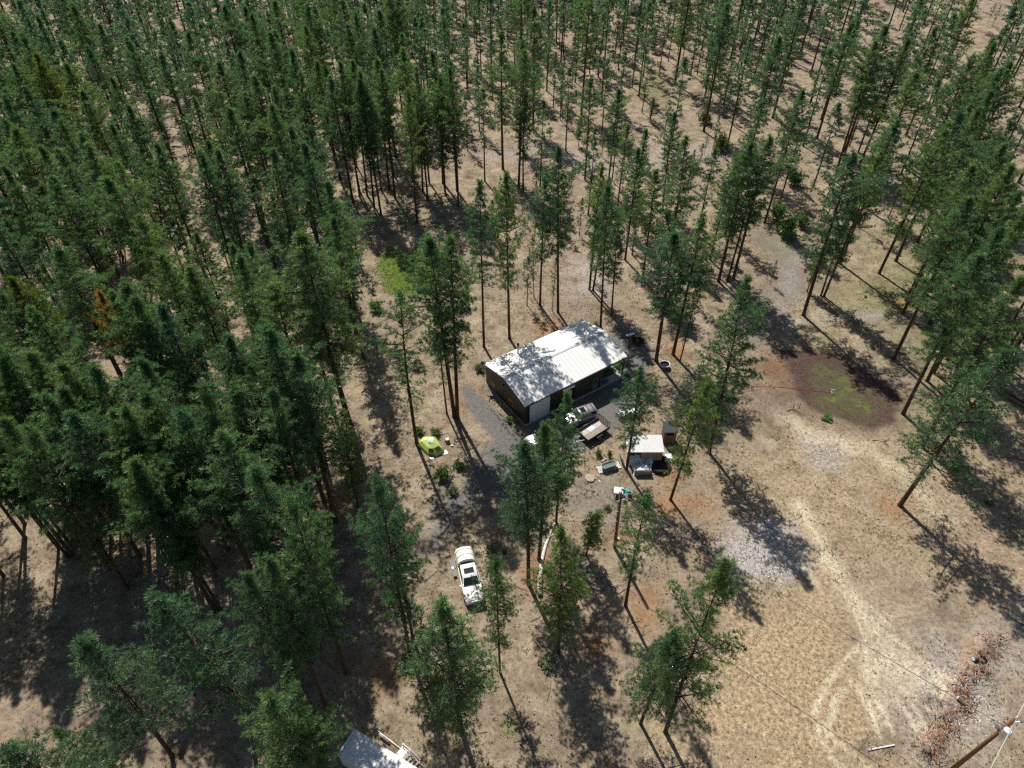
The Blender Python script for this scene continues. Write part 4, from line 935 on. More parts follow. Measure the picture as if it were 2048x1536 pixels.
def car(loc_, rz, name, label, cat, paint, Lc, Wc, hood, belt, roofz, cab, roofr, glassmat='glass', bed=None, sun=None, rails=False):
    """x forward, origin on the ground under the middle; cab=(front bottom, front top, rear top, rear bottom)"""
    o = empty(name, loc_, rz, label, cat); hw = Wc/2; f0 = Lc/2; r0 = -Lc/2
    st = [(r0, hw*.86, .42, belt*.86), (r0+.08, hw*.95, .34, belt*.96), (r0+.5, hw, .3, belt), (0, hw, .28, belt+.01), (cab[0]-.1, hw, .28, belt), (f0-.55, hw*.97, .3, hood), (f0-.2, hw*.92, .32, hood*.93), (f0-.02, hw*.8, .42, hood*.78)]
    if bed: st = [(r0, hw*.94, .45, belt*.97), (r0+.05, hw*.97, .4, belt), (bed, hw, .34, belt)]+st[3:]
    b_ = MB(); b_.loft([rring(*s) for s in st]); b_.build('body', paint, o, True)
    bw = hw*.93; tw = hw*.74
    c8 = [(cab[3], -bw, belt-.03), (cab[0], -bw, belt-.03), (cab[0], bw, belt-.03), (cab[3], bw, belt-.03), (cab[2], -tw, roofz), (cab[1], -tw, roofz), (cab[1], tw, roofz), (cab[2], tw, roofz)]
    c_ = MB(); c_.add(c8, [(0,3,2,1),(4,5,6,7),(0,1,5,4),(1,2,6,5),(2,3,7,6),(3,0,4,7)]); c_.build('cab' if bed else 'cabin', paint, o, True, bevel=.07)
    g_ = MB(); quadpanel(g_, (c8[1], c8[2], c8[6], c8[5]), .06, .94, .12, .93, .012); g_.build('windscreen', glassmat, o)
    g_ = MB(); quadpanel(g_, (c8[3], c8[0], c8[4], c8[7]), .08, .92, .2, .9, .012); g_.build('rear_window', 'glass', o)
    for q in ((c8[0], c8[1], c8[5], c8[4]), (c8[2], c8[3], c8[7], c8[6])):
        for u0, u1 in ((.05, .48), (.52, .93)): g_ = MB(); quadpanel(g_, q, u0, u1, .2, .88, .012); g_.build('side_window', 'glass', o)
    if sun: g_ = MB(); g_.box(sun[0], sun[1], -sun[2], sun[2], roofz-.02, roofz+.012); g_.build('sunroof', 'glass', o)
    for s in (-1, 1):
        for x in (f0-.92, r0+.98): wheel(o, x, s*(hw-.1), .37)
        h_ = MB(); h_.box(f0-.28, f0-.06, s*hw*.62-.17, s*hw*.62+.17, hood*.70, hood*.85); h_.build('headlight', 'clear_lamp', o, bevel=.03)
        h_ = MB(); h_.box(r0-.012, r0+.14, s*hw*.86-.08, s*hw*.86+.08, belt*.7, belt*.93); h_.build('tail_light', 'red_lamp', o, bevel=.02)
        h_ = MB(); h_.box(cab[0]-.28, cab[0]-.12, s*(hw+.1)-.1, s*(hw+.1)+.1, belt+.02, belt+.2); h_.build('mirror', paint, o, bevel=.03)
        if rails: h_ = MB(); h_.tube([(cab[1]-.1, s*tw*.88, roofz+.06), (cab[2]+.1, s*tw*.88, roofz+.06)], .022, 6); h_.build('roof_rail', 'black_metal', o)
    if rails:
        for x in (cab[1]-1.15, cab[2]+.35): h_ = MB(); h_.box(x-.04, x+.04, -tw*.9, tw*.9, roofz+.05, roofz+.085); h_.build('crossbar', 'black_metal', o)
    h_ = MB(); h_.box(f0-.16, f0+.03, -hw*.84, hw*.84, .42, .62); h_.build('bumper', 'chrome' if bed else paint, o, bevel=.04)
    h_ = MB(); h_.box(f0-.1, f0-.015, -hw*.4, hw*.4, hood*.64, hood*.84); h_.build('grille', 'grey_metal', o, bevel=.02)
    if bed:
        h_ = MB(); h_.box(r0+.1, bed-.05, -hw*.82, hw*.82, belt+.001, belt+.012); h_.build('truck_bed', 'grey_plastic', o)
    return o
car((8.35, 60.25, 0), math.radians(180+24), 'suv', 'silver SUV with sunroof and roof rails parked in front of the dark workshop', 'car', 'silver_paint', 4.55, 1.82, 1.02, 1.1, 1.74, (.78, .18, -1.95, -2.15), 0, 'green_glass', None, (-.62, .05, .42), True)
car((3.75, 56.75, 0), math.radians(180+22), 'car', 'pinkish silver car mostly hidden behind the pine by the white garage door', 'car', 'mauve_paint', 4.4, 1.78, .92, .98, 1.45, (.85, .1, -1.2, -1.85), 0)
pf = P(951, 1206, .7); prr = P(925, 1085, 2.2); hd = math.atan2(pf.y-prr.y, pf.x-prr.x)
pc_ = Vector((pf.x-math.cos(hd)*2.95, pf.y-math.sin(hd)*2.95, 0))
car(pc_, hd, 'pickup_truck', 'white pickup truck with sunroof parked on the bare ground', 'pickup truck', 'white_paint', 5.85, 1.98, 1.12, 1.18, 1.86, (1.35, .62, -.85, -1.05), 0, 'green_glass', -1.0, (-.35, .28, .5))
# covered-wagon style tent over the truck bed
tt_ = empty('truck_tent', pc_, hd, 'white hooped tent covering the bed of the white pickup', 'tent')
rings = []
x_st = [-3.02, -2.95, -2.55, -2.05, -1.62, -1.2]
for i, x in enumerate(x_st):
    k = [.3, .62, .95, 1.0, 1.0, 1.0][i]; ring = []
    for j in range(15):
        a = math.pi*j/14; ring.append(Vector((x+(.0 if i < 5 else 0), math.cos(a)*.93*(.8+.2*k), 1.2+math.sin(a)*.88*k)))
    rings.append(ring)
c_ = MB(); n_ = 15; vs = [v for r_ in rings for v in r_]; c_.add(vs, [(i*n_+k, i*n_+k+1, (i+1)*n_+k+1, (i+1)*n_+k) for i in range(len(rings)-1) for k in range(n_-1)]); c_.build('cover', 'white_canvas', tt_, True)
for x in (-2.55, -1.85, -1.2):
    c_ = MB(); c_.tube([(x, math.cos(math.pi*j/14)*.95, 1.2+math.sin(math.pi*j/14)*.9) for j in range(15)], .025, 6); c_.build('hoop', 'white_canvas', tt_)
c_ = MB(); pts = [(-1.19+.04*math.sin(math.pi*j/14), math.cos(math.pi*j/14)*.93, 1.2+math.sin(math.pi*j/14)*.88) for j in range(15)]
c_.add(pts+[(-1.02, .85, 1.2), (-1.02, -.85, 1.2)], [tuple(range(15))]); c_.build('end_panel', 'white_canvas', tt_)
c_ = MB(); c_.add([(-1.17, -.93, 1.2), (-1.17, .93, 1.2), (-1.03, .7, 1.22), (-1.03, -.7, 1.22), (-1.17, .6, 1.75), (-1.17, -.6, 1.75)], [(0,1,2,3),(3,2,4,5)]); c_.build('skirt', 'tan_canvas', tt_)
for s in (-1, 1):
    for x in (-2.3, -1.45):
        c_ = MB(); c_.add([(x-.17, s*.955, 1.3), (x+.17, s*.955, 1.3), (x+.1, s*.93, 1.62), (x-.1, s*.93, 1.62)], [(0,1,2,3)]); c_.build('side_window', 'glass', tt_)
bx = P(906, 1138); bo = empty('toolbox', (bx.x, bx.y, gz(bx.x, bx.y)), hd+.05, 'long narrow dark grey box lying left of the white pickup', 'box')
d = MB(); d.box(-1.05, 1.05, -.18, .18, 0, .26); d.build('body', 'grey_plastic', bo, bevel=.02); d = MB(); d.box(-1.0, 1.0, -.165, .165, .262, .30); d.build('lid', 'grey_plastic', bo, bevel=.01); d = MB(); d.box(-.1, .12, -.12, .1, .302, .35); d.build('sticker', 'ceramic', bo)

# trailer
tc_ = P(1187, 858, .85); ta = math.radians(38)
tr_ = empty('utility_trailer', (tc_.x, tc_.y, 0), ta, 'black utility trailer with plank floor and mesh ramp gate behind the SUV', 'trailer')
TL, TW = 1.72, .98
d = MB(); d.box(-TL, TL, -TW, TW, .55, .62); d.build('deck', 'deck_planks', tr_)
d = MB()
for s in (-1, 1): d.box(-TL-.03, TL+.03, s*TW-.03, s*TW+.03, .5, .96) if False else d.box(-TL, TL, s*TW-.025, s*TW+.025, .52, .95)
d.box(-TL-.05, -TL, -TW-.03, TW+.03, .52, .95); d.build('side_rail', 'black_metal', tr_)
d = MB()
for k in range(6): y = -TW+k*(2*TW/5); d.box(TL+.02, TL+.06, y-.02, y+.02, .6, 1.65)
d.box(TL+.018, TL+.062, -TW, TW, 1.62, 1.67); d.box(TL+.018, TL+.062, -TW, TW, .6, .65); gt = d.build('ramp_gate', 'rust', tr_)
d = MB()
for k in range(24): y = -TW+.04+k*.08; d.box(TL+.035, TL+.043, y-.004, y+.004, .65, 1.62)
for k in range(12): z = .7+k*.08; d.box(TL+.036, TL+.042, -TW, TW, z-.004, z+.004)
d.build('mesh', 'black_metal', gt)
d = MB(); d.tube([(-TL, -.5, .55), (-TL-1.15, 0, .5)], .04, 6); d.tube([(-TL, .5, .55), (-TL-1.15, 0, .5)], .04, 6); d.tube([(-TL-1.1, 0, .5), (-TL-1.4, 0, .5)], .05, 6); d.tube([(-TL-1.1, .1, .02), (-TL-1.1, .1, .8)], .035, 6); d.build('drawbar', 'grey_metal', tr_)
for s in (-1, 1):
    wheel(tr_, -.1, s*(TW+.18), .33, .2); d = MB(); d.box(-.55, .35, s*(TW+.16)-.13, s*(TW+.16)+.13, .7, .74); d.build('mudguard', 'black_metal', tr_)
p = tr_.matrix_basis @ Vector((-.1, .35, .63)); o = empty('sheet', p, ta+.1, 'pale blue sheet lying on the trailer floor', 'sheet'); d = MB(); d.box(-.45, .5, -.3, .3, 0, .06); d.build('panel', 'white_sheet', o)
p = tr_.matrix_basis @ Vector((.1, -.35, .63)); o = empty('board_stack', p, ta+.02, 'long grey weathered boards laid side by side on the trailer', 'boards')
for k in range(4): d = MB(); d.box(-1.5, 1.35+.05*k, -.42+k*.21, -.24+k*.21, 0, .05+.015*(k % 2)); d.build('board', 'wood_old', o)
# white machine behind the pine on the gravel
p = P(1250, 834); o = empty('garden_tractor', (p.x, p.y, 0), math.radians(15), 'white machine half hidden behind the pine on the gravel', 'machine')
d = MB(); d.loft([rring(-.9, .35, .35, .75, .1), rring(-.2, .42, .3, .8, .1), rring(.5, .36, .35, .95, .1), rring(1.0, .3, .4, .85, .1)]); d.build('body', 'white_paint', o, True)
d = MB(); d.box(-.75, -.3, -.25, .25, .8, .9); d.box(-.8, -.7, -.25, .25, .8, 1.25); d.build('seat', 'ceramic', o, bevel=.03)
for x, y in ((-.6, -.5), (-.6, .5), (.75, -.42), (.75, .42)): wheel(o, x, y, .3, .2)
p = P(1272, 826); o = empty('white_barrow', (p.x, p.y, 0), .7, 'white tub on wheels behind the same pine, right of the white machine', 'cart')
d = MB(); d.loft([[Vector((x*s, y*s*.7, z)) for x, y in ((-1,-1),(1,-1),(1,1),(-1,1))] for s, z in ((.35, .35), (.55, .75))]); d.build('tub', 'ceramic', o)
d = MB(); d.tube([(-.5, -.25, .6), (-1.1, -.25, .7)], .02, 6); d.tube([(-.5, .25, .6), (-1.1, .25, .7)], .02, 6); d.tube([(-.3,-.2,.4),(-.3,-.2,0)], .02, 6); d.tube([(-.3,.2,.4),(-.3,.2,0)], .02, 6); d.build('handles', 'grey_metal', o); wheel(o, .45, 0, .18, .08)

# ---------------------------------------------------------------- sheds and yard things
sa = P(1256, 902, 2.1); sb_ = P(1327, 902, 2.1); sc_ = P(1256, 874, 2.1); ang = math.atan2(sb_.y-sa.y, sb_.x-sa.x); SL = (sb_-sa).length; SW = (sc_-sa).length
sh = empty('woodshed', (sa.x, sa.y, gz(sa.x, sa.y)), ang, 'small slatted shed with a flat pale roof right of the trailer', 'shed')
d = MB(); d.add([(-.1, -.15, 2.0), (SL+.1, -.15, 2.0), (SL+.1, SW+.1, 2.3), (-.1, SW+.1, 2.3), (-.1, -.15, 2.07), (SL+.1, -.15, 2.07), (SL+.1, SW+.1, 2.37), (-.1, SW+.1, 2.37)], [(0,3,2,1),(4,5,6,7),(0,1,5,4),(1,2,6,5),(2,3,7,6),(3,0,4,7)]); d.build('roof', 'pale_roof', sh)
d = MB()
for k in range(9):
    z = .1+k*.21; d.box(1.6, SL-.03, .0, .05, z, z+.15); d.box(0, .05, .06, SW, z, z+.15); d.box(SL-.05, SL, .06, SW, z, z+.15); d.box(.05, SL-.05, SW-.05, SW, z, z+.15)
d.build('wall', 'wood_tan', sh)
for x, y in ((.06, .06), (SL-.08, .08), (.06, SW-.06), (SL-.08, SW-.08), (1.55, .06)): d = MB(); d.box(x-.05, x+.05, y-.05, y+.05, 0, 2.02); d.build('post', 'wood_brown', sh)
d = MB(); d.box(.2, SL-.2, .3, SW-.2, .0, 1.5); d.build('stacked_firewood', 'wood_dark', sh)
p = P(1246, 925); o = empty('pallet_panel', (p.x, p.y, gz(p.x, p.y)), 1.9, 'whitish slatted panel leaning on the left end of the shed', 'panel')
for k in range(6): d = MB(); d.add([(-.5+k*.2, 0, 0), (-.38+k*.2, 0, 0), (-.38+k*.2, .35, 1.3), (-.5+k*.2, .35, 1.3), (-.5+k*.2, .03, 0), (-.38+k*.2, .03, 0), (-.38+k*.2, .38, 1.3), (-.5+k*.2, .38, 1.3)], bf); d.build('slat', 'pale_roof', o)
d = MB(); d.box(-.5, .62, .06, .1, .2, .32); d.box(-.5, .62, .28, .33, 1.0, 1.12); d.build('crosspiece', 'wood_old', o)
oa = P(1330, 863, 2.2); ob = P(1355, 863, 2.2); oc = P(1330, 849, 2.2); ang2 = math.atan2(ob.y-oa.y, ob.x-oa.x); OL = (ob-oa).length; OW = (oc-oa).length+.1
oh = empty('privy', (oa.x, oa.y, gz(oa.x, oa.y)), ang2, 'small brown plank privy with a dark shingle roof behind the pale shed', 'outhouse')
d = MB(); d.add([(-.12, -.2, 2.15), (OL+.12, -.2, 2.15), (OL+.12, OW+.15, 2.4), (-.12, OW+.15, 2.4), (-.12, -.2, 2.22), (OL+.12, -.2, 2.22), (OL+.12, OW+.15, 2.47), (-.12, OW+.15, 2.47)], [(0,3,2,1),(4,5,6,7),(0,1,5,4),(1,2,6,5),(2,3,7,6),(3,0,4,7)]); d.build('roof', 'shingle', oh)
d = MB(); d.box(0, .05, 0, OW, 0, 2.14); d.box(OL-.05, OL, 0, OW, 0, 2.14); d.box(.05, OL-.05, OW-.05, OW, 0, 2.14); d.box(.05, .3, .0, .05, 0, 2.1); d.box(OL-.3, OL-.05, .0, .05, 0, 2.1); d.box(.3, OL-.3, 0, .05, 1.8, 2.1); d.build('wall', 'wood_brown', oh)
d = MB(); d.box(.32, OL-.32, -.03, .02, .05, 1.5); d.build('door', 'wood_brown', oh)
d = MB(); d.box(OL-.32, OL-.25, -.05, -.003, .0, 2.0); d.build('door_post', 'wood_tan', oh)
p = P(1327, 880); o = empty('pot', (p.x-.35, p.y+.2, gz(p.x, p.y)), 0, 'dark round tub against the left side of the privy', 'tub'); d = MB(); d.tube([(0,0,0),(0,0,.45),(0,0,.5),(0,0,.3)], [.2,.3,.3,.24], 14, True); d.build('pot', 'black_metal', o, True)
# sheeting
def sheet(name, u, v, sx, sy, h, seed, mat, label, rz=0.0, tilt=0.0):
    p = P(u, v); r = np.random.default_rng(seed); n_ = 16; X, Y = np.meshgrid(np.linspace(-1, 1, n_), np.linspace(-1, 1, n_), indexing='ij')
    rad = 1+.18*grid_noise(np.cos(np.arctan2(Y, X))*2+5, np.sin(np.arctan2(Y, X))*2+5, .8, seed); Z = h*np.clip(1-(X*X+Y*Y)**.8*.75, 0, 1)+(grid_noise(X*3+9, Y*3+9, .5, seed)-.5)*h*.7
    V = np.stack([X*sx*rad, Y*sy*rad, np.maximum(Z, .02)+tilt*(Y+1)], -1).reshape(-1, 3); I = np.arange(n_*n_).reshape(n_, n_)
    F_ = np.stack([I[:-1, :-1], I[1:, :-1], I[1:, 1:], I[:-1, 1:]], -1).reshape(-1, 4); me = tri_mesh(name, V, F_, smooth=True)
    o = empty(name, (p.x, p.y, gz(p.x, p.y)), rz, label, 'sheeting'); link('fabric', me, mat, o); return o
sheet('white_sheeting', 1285, 938, 1.15, .8, .75, 3, 'white_sheet', 'crumpled white sheeting heaped in front of the shed', .1)
sheet('white_tarp', 1272, 924, .95, .55, .5, 5, 'white_sheet', 'pale grey tarp hung against the shed front', .0, .55)
sheet('white_bag', 1298, 927, .45, .55, .9, 9, 'white_sheet', 'upright white bag beside the dark round bed', .3, .1)
p = P(1318, 932); o = empty('round_bed', (p.x, p.y, gz(p.x, p.y)), 0, 'dark round tub of soil in front of the shed', 'planter')
d = MB(); d.tube([(0,0,-.1),(0,0,.45),(0,0,.5)], [1.25, 1.3, 1.27], 28, False); d.build('rim', 'black_metal', o, True); d = MB(); d.disc((0,0), 1.25, .42, 28); d.build('soil', 'black_mat', o)
p = P(1285, 950); o = empty('bench', (p.x, p.y, gz(p.x, p.y)), math.pi+.02, 'weathered grey wooden bench with high back, below the white sheeting', 'bench')
d = MB(); d.box(-.95, .95, -.5, 0, .38, .44); d.build('seat', 'wood_dark', o); d = MB()
for k in range(3): d.box(-.95, .95, -.08+.02*k+0, -.04+.02*k, .45+k*.2, .61+k*.2)
d2 = MB(); 
for k in range(3): d2.box(-.95, .95, .0, .05, .12+k*.27, .35+k*.27)
d2.build('backrest', 'wood_old', o)
for x in (-.92, .92): d = MB(); d.box(x-.04, x+.04, -.5, .05, 0, .62); d.build('side_panel', 'wood_old', o)
p = P(1333, 915); o = empty('crate', (p.x+.2, p.y+.0, gz(p.x, p.y)+.0), .1, 'pale blue crate right of the shed corner', 'crate'); d = MB(); d.box(-.4, .4, -.35, .35, 0, .28); d.build('box', 'white_sheet', o, bevel=.02)
p = P(1342, 930); o = empty('scrap_pile', (p.x, p.y, gz(p.x, p.y)), 0, 'little heap of grey scrap right of the dark round tub', 'scrap')
d = MB()
for k in range(14): a = random.random()*6; q = Vector((random.uniform(-.4, .4), random.uniform(-.6, .6), random.uniform(0, .3))); d.tube([q, q+Vector((math.cos(a), math.sin(a), random.uniform(-.2, .4)))*.4], random.uniform(.02, .06), 5)
d.build('pieces', 'grey_metal', o)
# stock tank on pallet
ka = P(1203, 934); kb = P(1232, 926); an = math.atan2(kb.y-ka.y, kb.x-ka.x); kc = P(1217, 936)
o = empty('wooden_pallet', (kc.x, kc.y, gz(kc.x, kc.y)), an-.02, 'pale wooden pallets under the oval stock tank', 'pallet')
for k in range(15):
    if 4 < k < 0: continue
    d = MB(); x = -1.35+k*.185; d.box(x, x+.14, -.5, .5, .1, .13); d.build('slat', 'pale_roof', o)
for y in (-.46, 0, .42): d = MB(); d.box(-1.35, 1.4, y, y+.05, 0, .098); d.build('bearer', 'wood_old', o)
o = empty('stock_tank', (kc.x, kc.y, gz(kc.x, kc.y)+.132), an+.06, 'oval galvanised stock tank standing on the pale pallets', 'tank')
def oval(L_, R_, z, n_=9): return [Vector((L_+R_*math.cos(a), R_*math.sin(a), z)) for a in [-math.pi/2+math.pi*k/n_ for k in range(n_+1)]]+[Vector((-L_+R_*math.cos(a), R_*math.sin(a), z)) for a in [math.pi/2+math.pi*k/n_ for k in range(n_+1)]]
d = MB(); d.loft([oval(.52, .34, 0), oval(.55, .40, .55), oval(.56, .43, .58), oval(.54, .38, .57), oval(.5, .33, .15)]); d.build('tank', 'tank_metal', o, True); d = MB(); d.add(oval(.53, .365, .38), [tuple(range(20))]); d.build('lining', 'tank_water', o)
def plank(u0, v0, u1, v1, wd, tk, mat, name, label, cat='plank', z=0.0):
    a = P(u0, v0); b2 = P(u1, v1); m_ = (a+b2)/2; L_ = (b2-a).length; o = empty(name, (m_.x, m_.y, gz(m_.x, m_.y)+z), math.atan2(b2.y-a.y, b2.x-a.x), label, cat)
    d = MB(); d.box(-L_/2, L_/2, -wd/2, wd/2, 0, tk); d.build('board', mat, o, bevel=.008); return o
plank(1192, 906, 1201, 901, .22, .14, 'wood_tan', 'plank', 'short tan beam beside the small sapling')
plank(1203, 924, 1211, 918, .22, .14, 'wood_tan', 'plank', 'short tan beam just above the stock tank')
plank(1197, 960, 1201, 965, .12, .06, 'pale_roof', 'plank', 'tiny white stake on the bare yard ground')
plank(1736, 1500, 1789, 1490, .12, .10, 'pale_roof', 'pipe', 'long white pole lying on the field near the debris row', 'pole')
p = P(1180, 957); o = empty('flat_stone', (p.x, p.y, gz(p.x, p.y)), .3, 'round flat stone slab on the yard ground', 'stone'); d = MB(); d.tube([(0,0,-.05),(0,0,.16),(0,0,.2)], [.62, .58, .5], 9, True, .1); d.build('slab', 'stone', o)
# stump with bucket
p = P(895, 884); o = empty('stump', (p.x, p.y, gz(p.x, p.y)), 0, 'pale topped tree stump right of the lime green tent', 'stump'); d = MB(); d.tube([(0,0,-.1),(0,0,.5)], [.3,.26], 12, True, .06); d.build('stump', 'log_bark', o); d = MB(); d.tube([(0,0,.502),(0,0,.51)], [.24,.24], 12); d.build('cut_face', 'log_end', o)
p = P(904, 893); o = empty('white_rag', (p.x, p.y, gz(p.x, p.y)), 0, 'small white stone beside the stump', 'stone'); d = MB(); d.tube([(-.2,0,.05),(0,.02,.1),(.2,0,.05)], [.05,.12,.05], 7, True, .2); d.build('stone', 'ceramic', o)
# fire pit, bench, tubs
p = P(1275, 685); o = empty('fire_pit', (p.x, p.y, gz(p.x, p.y)), 0, 'dark steel fire ring in the shade right of the building', 'fire pit')
d = MB(); d.tube([(0,0,-.05),(0,0,.35)], .75, 24, False); d.build('ring', 'rust', o, True); d = MB(); d.disc((0,0), .74, .1, 24); d.build('ash', 'black_mat', o)
for k in range(4): d = MB(); a = k*.8; d.tube([(-.45*math.cos(a), -.45*math.sin(a), .16+.03*k), (.45*math.cos(a), .45*math.sin(a), .18+.04*k)], .05, 7); d.build('log', 'log_bark', o)
p = P(1260, 676); o = empty('camp_table', (p.x, p.y, gz(p.x, p.y)), .45, 'white topped bench beside the fire pit', 'bench'); d = MB(); d.box(-.6, .6, -.2, .2, .55, .6); d.build('top', 'ceramic', o)
for x in (-.5, .5): d = MB(); d.box(x-.04, x+.04, -.18, .18, 0, .548); d.build('leg', 'wood_dark', o)
p = P(1329, 735); o = empty('round_tub', (p.x, p.y, gz(p.x, p.y)), 0, 'round dark tub with a white rim under the pines right of the building', 'tub')
d = MB(); d.tube([(0,0,-.05),(0,0,.6)], [.5,.62], 26, False); d.build('tub', 'grey_plastic', o, True); d = MB(); R_ = .62
d.tube([(R_*math.cos(a), R_*math.sin(a), .6) for a in [2*math.pi*k/26 for k in range(27)]], .055, 8, False); d.build('rim', 'ceramic', o, True); d = MB(); d.disc((0,0), .58, .4, 26); d.build('water', 'glass', o)
p = P(1350, 796); o = empty('bucket', (p.x, p.y, gz(p.x, p.y)), 0, 'white bucket on the dry grass right of the porch pine', 'bucket'); d = MB(); d.tube([(0,0,0),(0,0,.42),(0,0,.43),(0,0,.1)], [.17,.22,.19,.15], 14, True); d.build('bucket', 'ceramic', o, True)
p = P(1322, 700); plank(1316, 712, 1330, 690, .06, .05, 'pale_roof', 'pole', 'thin pale pole leaning by the trunks right of the fire pit', 'pole')
# teal chairs and white table
p = P(1257, 988); chair((p.x, p.y, gz(p.x, p.y)), 2.9, 'teal', 'teal plastic chair right of the white table', s=1); 
p = P(1243, 993); chair((p.x, p.y-.1, gz(p.x, p.y)), -.5, 'teal', 'teal chair tucked behind the top of the utility pole')
p = P(1236, 990); o = empty('white_table', (p.x, p.y+.1, gz(p.x, p.y)), -.15, 'weathered white table by the teal chairs', 'table'); d = MB(); d.box(-.52, .52, -.45, .45, .68, .73); d.build('tabletop', 'pale_roof', o)
for x in (-.45, .45):
    for y in (-.38, .38): d = MB(); d.box(x-.035, x+.035, y-.035, y+.035, 0, .678); d.build('leg', 'wood_old', o)
p = P(1248, 1003); o = empty('pale_rock', (p.x, p.y, gz(p.x, p.y)), 0, 'pale rock beside the teal chairs', 'rock'); d = MB(); d.tube([(-.3,0,.05),(0,.05,.2),(.3,0,.06)], [.1,.25,.1], 8, True, .2); d.build('rock', 'stone', o)

# ---------------------------------------------------------------- lime tent
def W(u, v, z): p = P(u, v, z); return Vector((p.x, p.y, z))
A = W(834,891,0); B_ = W(857,914,0); C_ = W(871,915,0); D_ = W(890,906,0); E_ = W(872,877,0); G_ = W(846,877,0)
cen = (A+B_+C_+D_+E_+G_)/6; cz = gz(cen.x, cen.y)
te = empty('dome_tent', (cen.x, cen.y, cz), 0, 'lime green dome tent pitched under the pines', 'tent')
base6 = [v-cen for v in (A, B_, C_, D_, E_, G_)]
top = Vector((.15, .1, 1.4)); shoulder = [Vector((v.x*.62, v.y*.62, .95)) for v in base6]; mid2 = [Vector((v.x*.9, v.y*.9, .45)) for v in base6]
d = MB(); d.loft([[Vector((v.x, v.y, .04)) for v in base6], mid2, shoulder, [Vector((v.x*.22+top.x*.7, v.y*.22+top.y*.7, 1.32)) for v in base6]], False)
n0 = len(d.v); d.v.append(tuple(top)); 
for k in range(6): d.f.append((18+k, 18+(k+1) % 6, n0))
tf = d.build('flysheet', 'lime_fabric', te); 
mdf = tf.modifiers.new('s', 'SUBSURF'); mdf.levels = 2; mdf.render_levels = 2; mdf.subdivision_type = 'SIMPLE'
for p_ in tf.data.polygons: p_.use_smooth = False
d = MB(); quadpanel(d, ((base6[1]*1.0+Vector((0,0,.05))), (base6[2]+Vector((0,0,.05))), shoulder[2], shoulder[1]), .05, .95, .02, 1.0, .06); d.build('door_panel', 'olive_fabric', te)
d = MB(); quadpanel(d, (mid2[2], mid2[3], shoulder[3], shoulder[2]), .3, .9, .3, 1.0, .05); d.build('side_panel', 'olive_fabric', te)
r = np.random.default_rng(4); d = MB(); d.add([(top.x-.35, top.y-.35, 1.37), (top.x+.15, top.y-.45, 1.3), (top.x+.35, top.y+.1, 1.33), (top.x+.1, top.y+.3, 1.42), (top.x-.3, top.y+.15, 1.42), (top.x-.15, top.y-.1, 1.5)], [(0,1,5),(1,2,5),(2,3,5),(3,4,5),(4,0,5)]); d.build('vent', 'white_sheet', te)
for q in (base6[3], (base6[1]+base6[2])/2):
    dd_ = q.normalized(); sd_ = Vector((-dd_.y, dd_.x, 0)); d = MB(); d.add([q+sd_*.42-dd_*.15+Vector((0,0,.09)), q-sd_*.42-dd_*.15+Vector((0,0,.09)), q-sd_*.15+dd_*.38+Vector((0,0,.07)), q+sd_*.15+dd_*.38+Vector((0,0,.07))], [(0,1,2,3)]); d.build('groundsheet_corner', 'ceramic', te)
for k in (0, 1, 3):
    q = base6[k]; d = MB(); d.tube([q+Vector((0,0,.3)), q*1.25], .008, 4); d.build('guy_rope', 'wire', te)

# ---------------------------------------------------------------- poles, wires
b1 = P(1230, 1095); t1 = P(1242, 985, 9.4)
o = empty('utility_pole', (b1.x, b1.y, gz(b1.x, b1.y)), 0, 'brown wooden utility pole with a pale conduit in the yard', 'utility pole'); ax = Vector((t1.x-b1.x, t1.y-b1.y, 9.4))
d = MB(); d.tube([(0,0,-.3), ax], [.17, .12], 14); d.build('pole', 'wood_pole', o, True)
d = MB(); d.tube([Vector((-.2, -.05, 0)), ax*.97+Vector((-.17, -.05, 0))], .035, 8); d.build('conduit', 'grey_metal', o, True)
for k in range(5): d = MB(); q = ax*(.15+.18*k)+Vector((-.1, -.08, 0)); d.box(q.x-.12, q.x+.05, q.y-.06, q.y+.06, q.z-.03, q.z+.03); d.build('bracket', 'ceramic', o)
d = MB(); q = ax*.99; d.tube([q+Vector((-.17,-.05,-.2)), q+Vector((-.17,-.05,.15)), q+Vector((0,-.2,.1))], .05, 8); d.build('weatherhead', 'grey_metal', o)
d = MB(); d.box(.1, .3, -.15, .15, 1.2, 1.7); d.build('meter_box', 'grey_metal', o, bevel=.02)
ZP = 11.0; t2 = P(2032, 1436, ZP)
o = empty('transformer_pole', (t2.x, t2.y, gz(t2.x, t2.y)), 0, 'tall brown power pole with a grey transformer in the lower right corner', 'utility pole')
d = MB(); d.tube([(0,0,-.4), (0,0,ZP)], [.19, .13], 14); d.build('pole', 'wood_pole', o, True)
d = MB(); d.tube([(-.15,-.42,ZP-2.1),(-.15,-.42,ZP-1.25),(-.15,-.42,ZP-1.2),(-.15,-.42,ZP-1.15)], [.27,.27,.29,.2], 18); tfm = d.build('transformer', 'ceramic', o, True)
d = MB(); d.tube([(-.15,-.42,ZP-1.15),(-.15,-.42,ZP-.85)], [.05,.035], 8); d.build('bushing', 'ceramic', tfm); d = MB(); d.box(-.2, -.1, -.2, 0, ZP-1.9, ZP-1.5); d.build('bracket', 'grey_metal', tfm)
d = MB(); d.box(-.32, -.22, .02, .3, ZP-2.3, ZP-1.9); d.tube([(-.28,-.1,ZP-2.5),(-.4,-.1,ZP-2.1),(-.3,.1,ZP-1.9)], .02, 6); d.build('fuse_bracket', 'grey_metal', o)
d = MB(); d.tube([(0,0,ZP-.05),(0,0,ZP+.25)], [.05,.07], 8); d.build('top_insulator', 'ceramic', o)
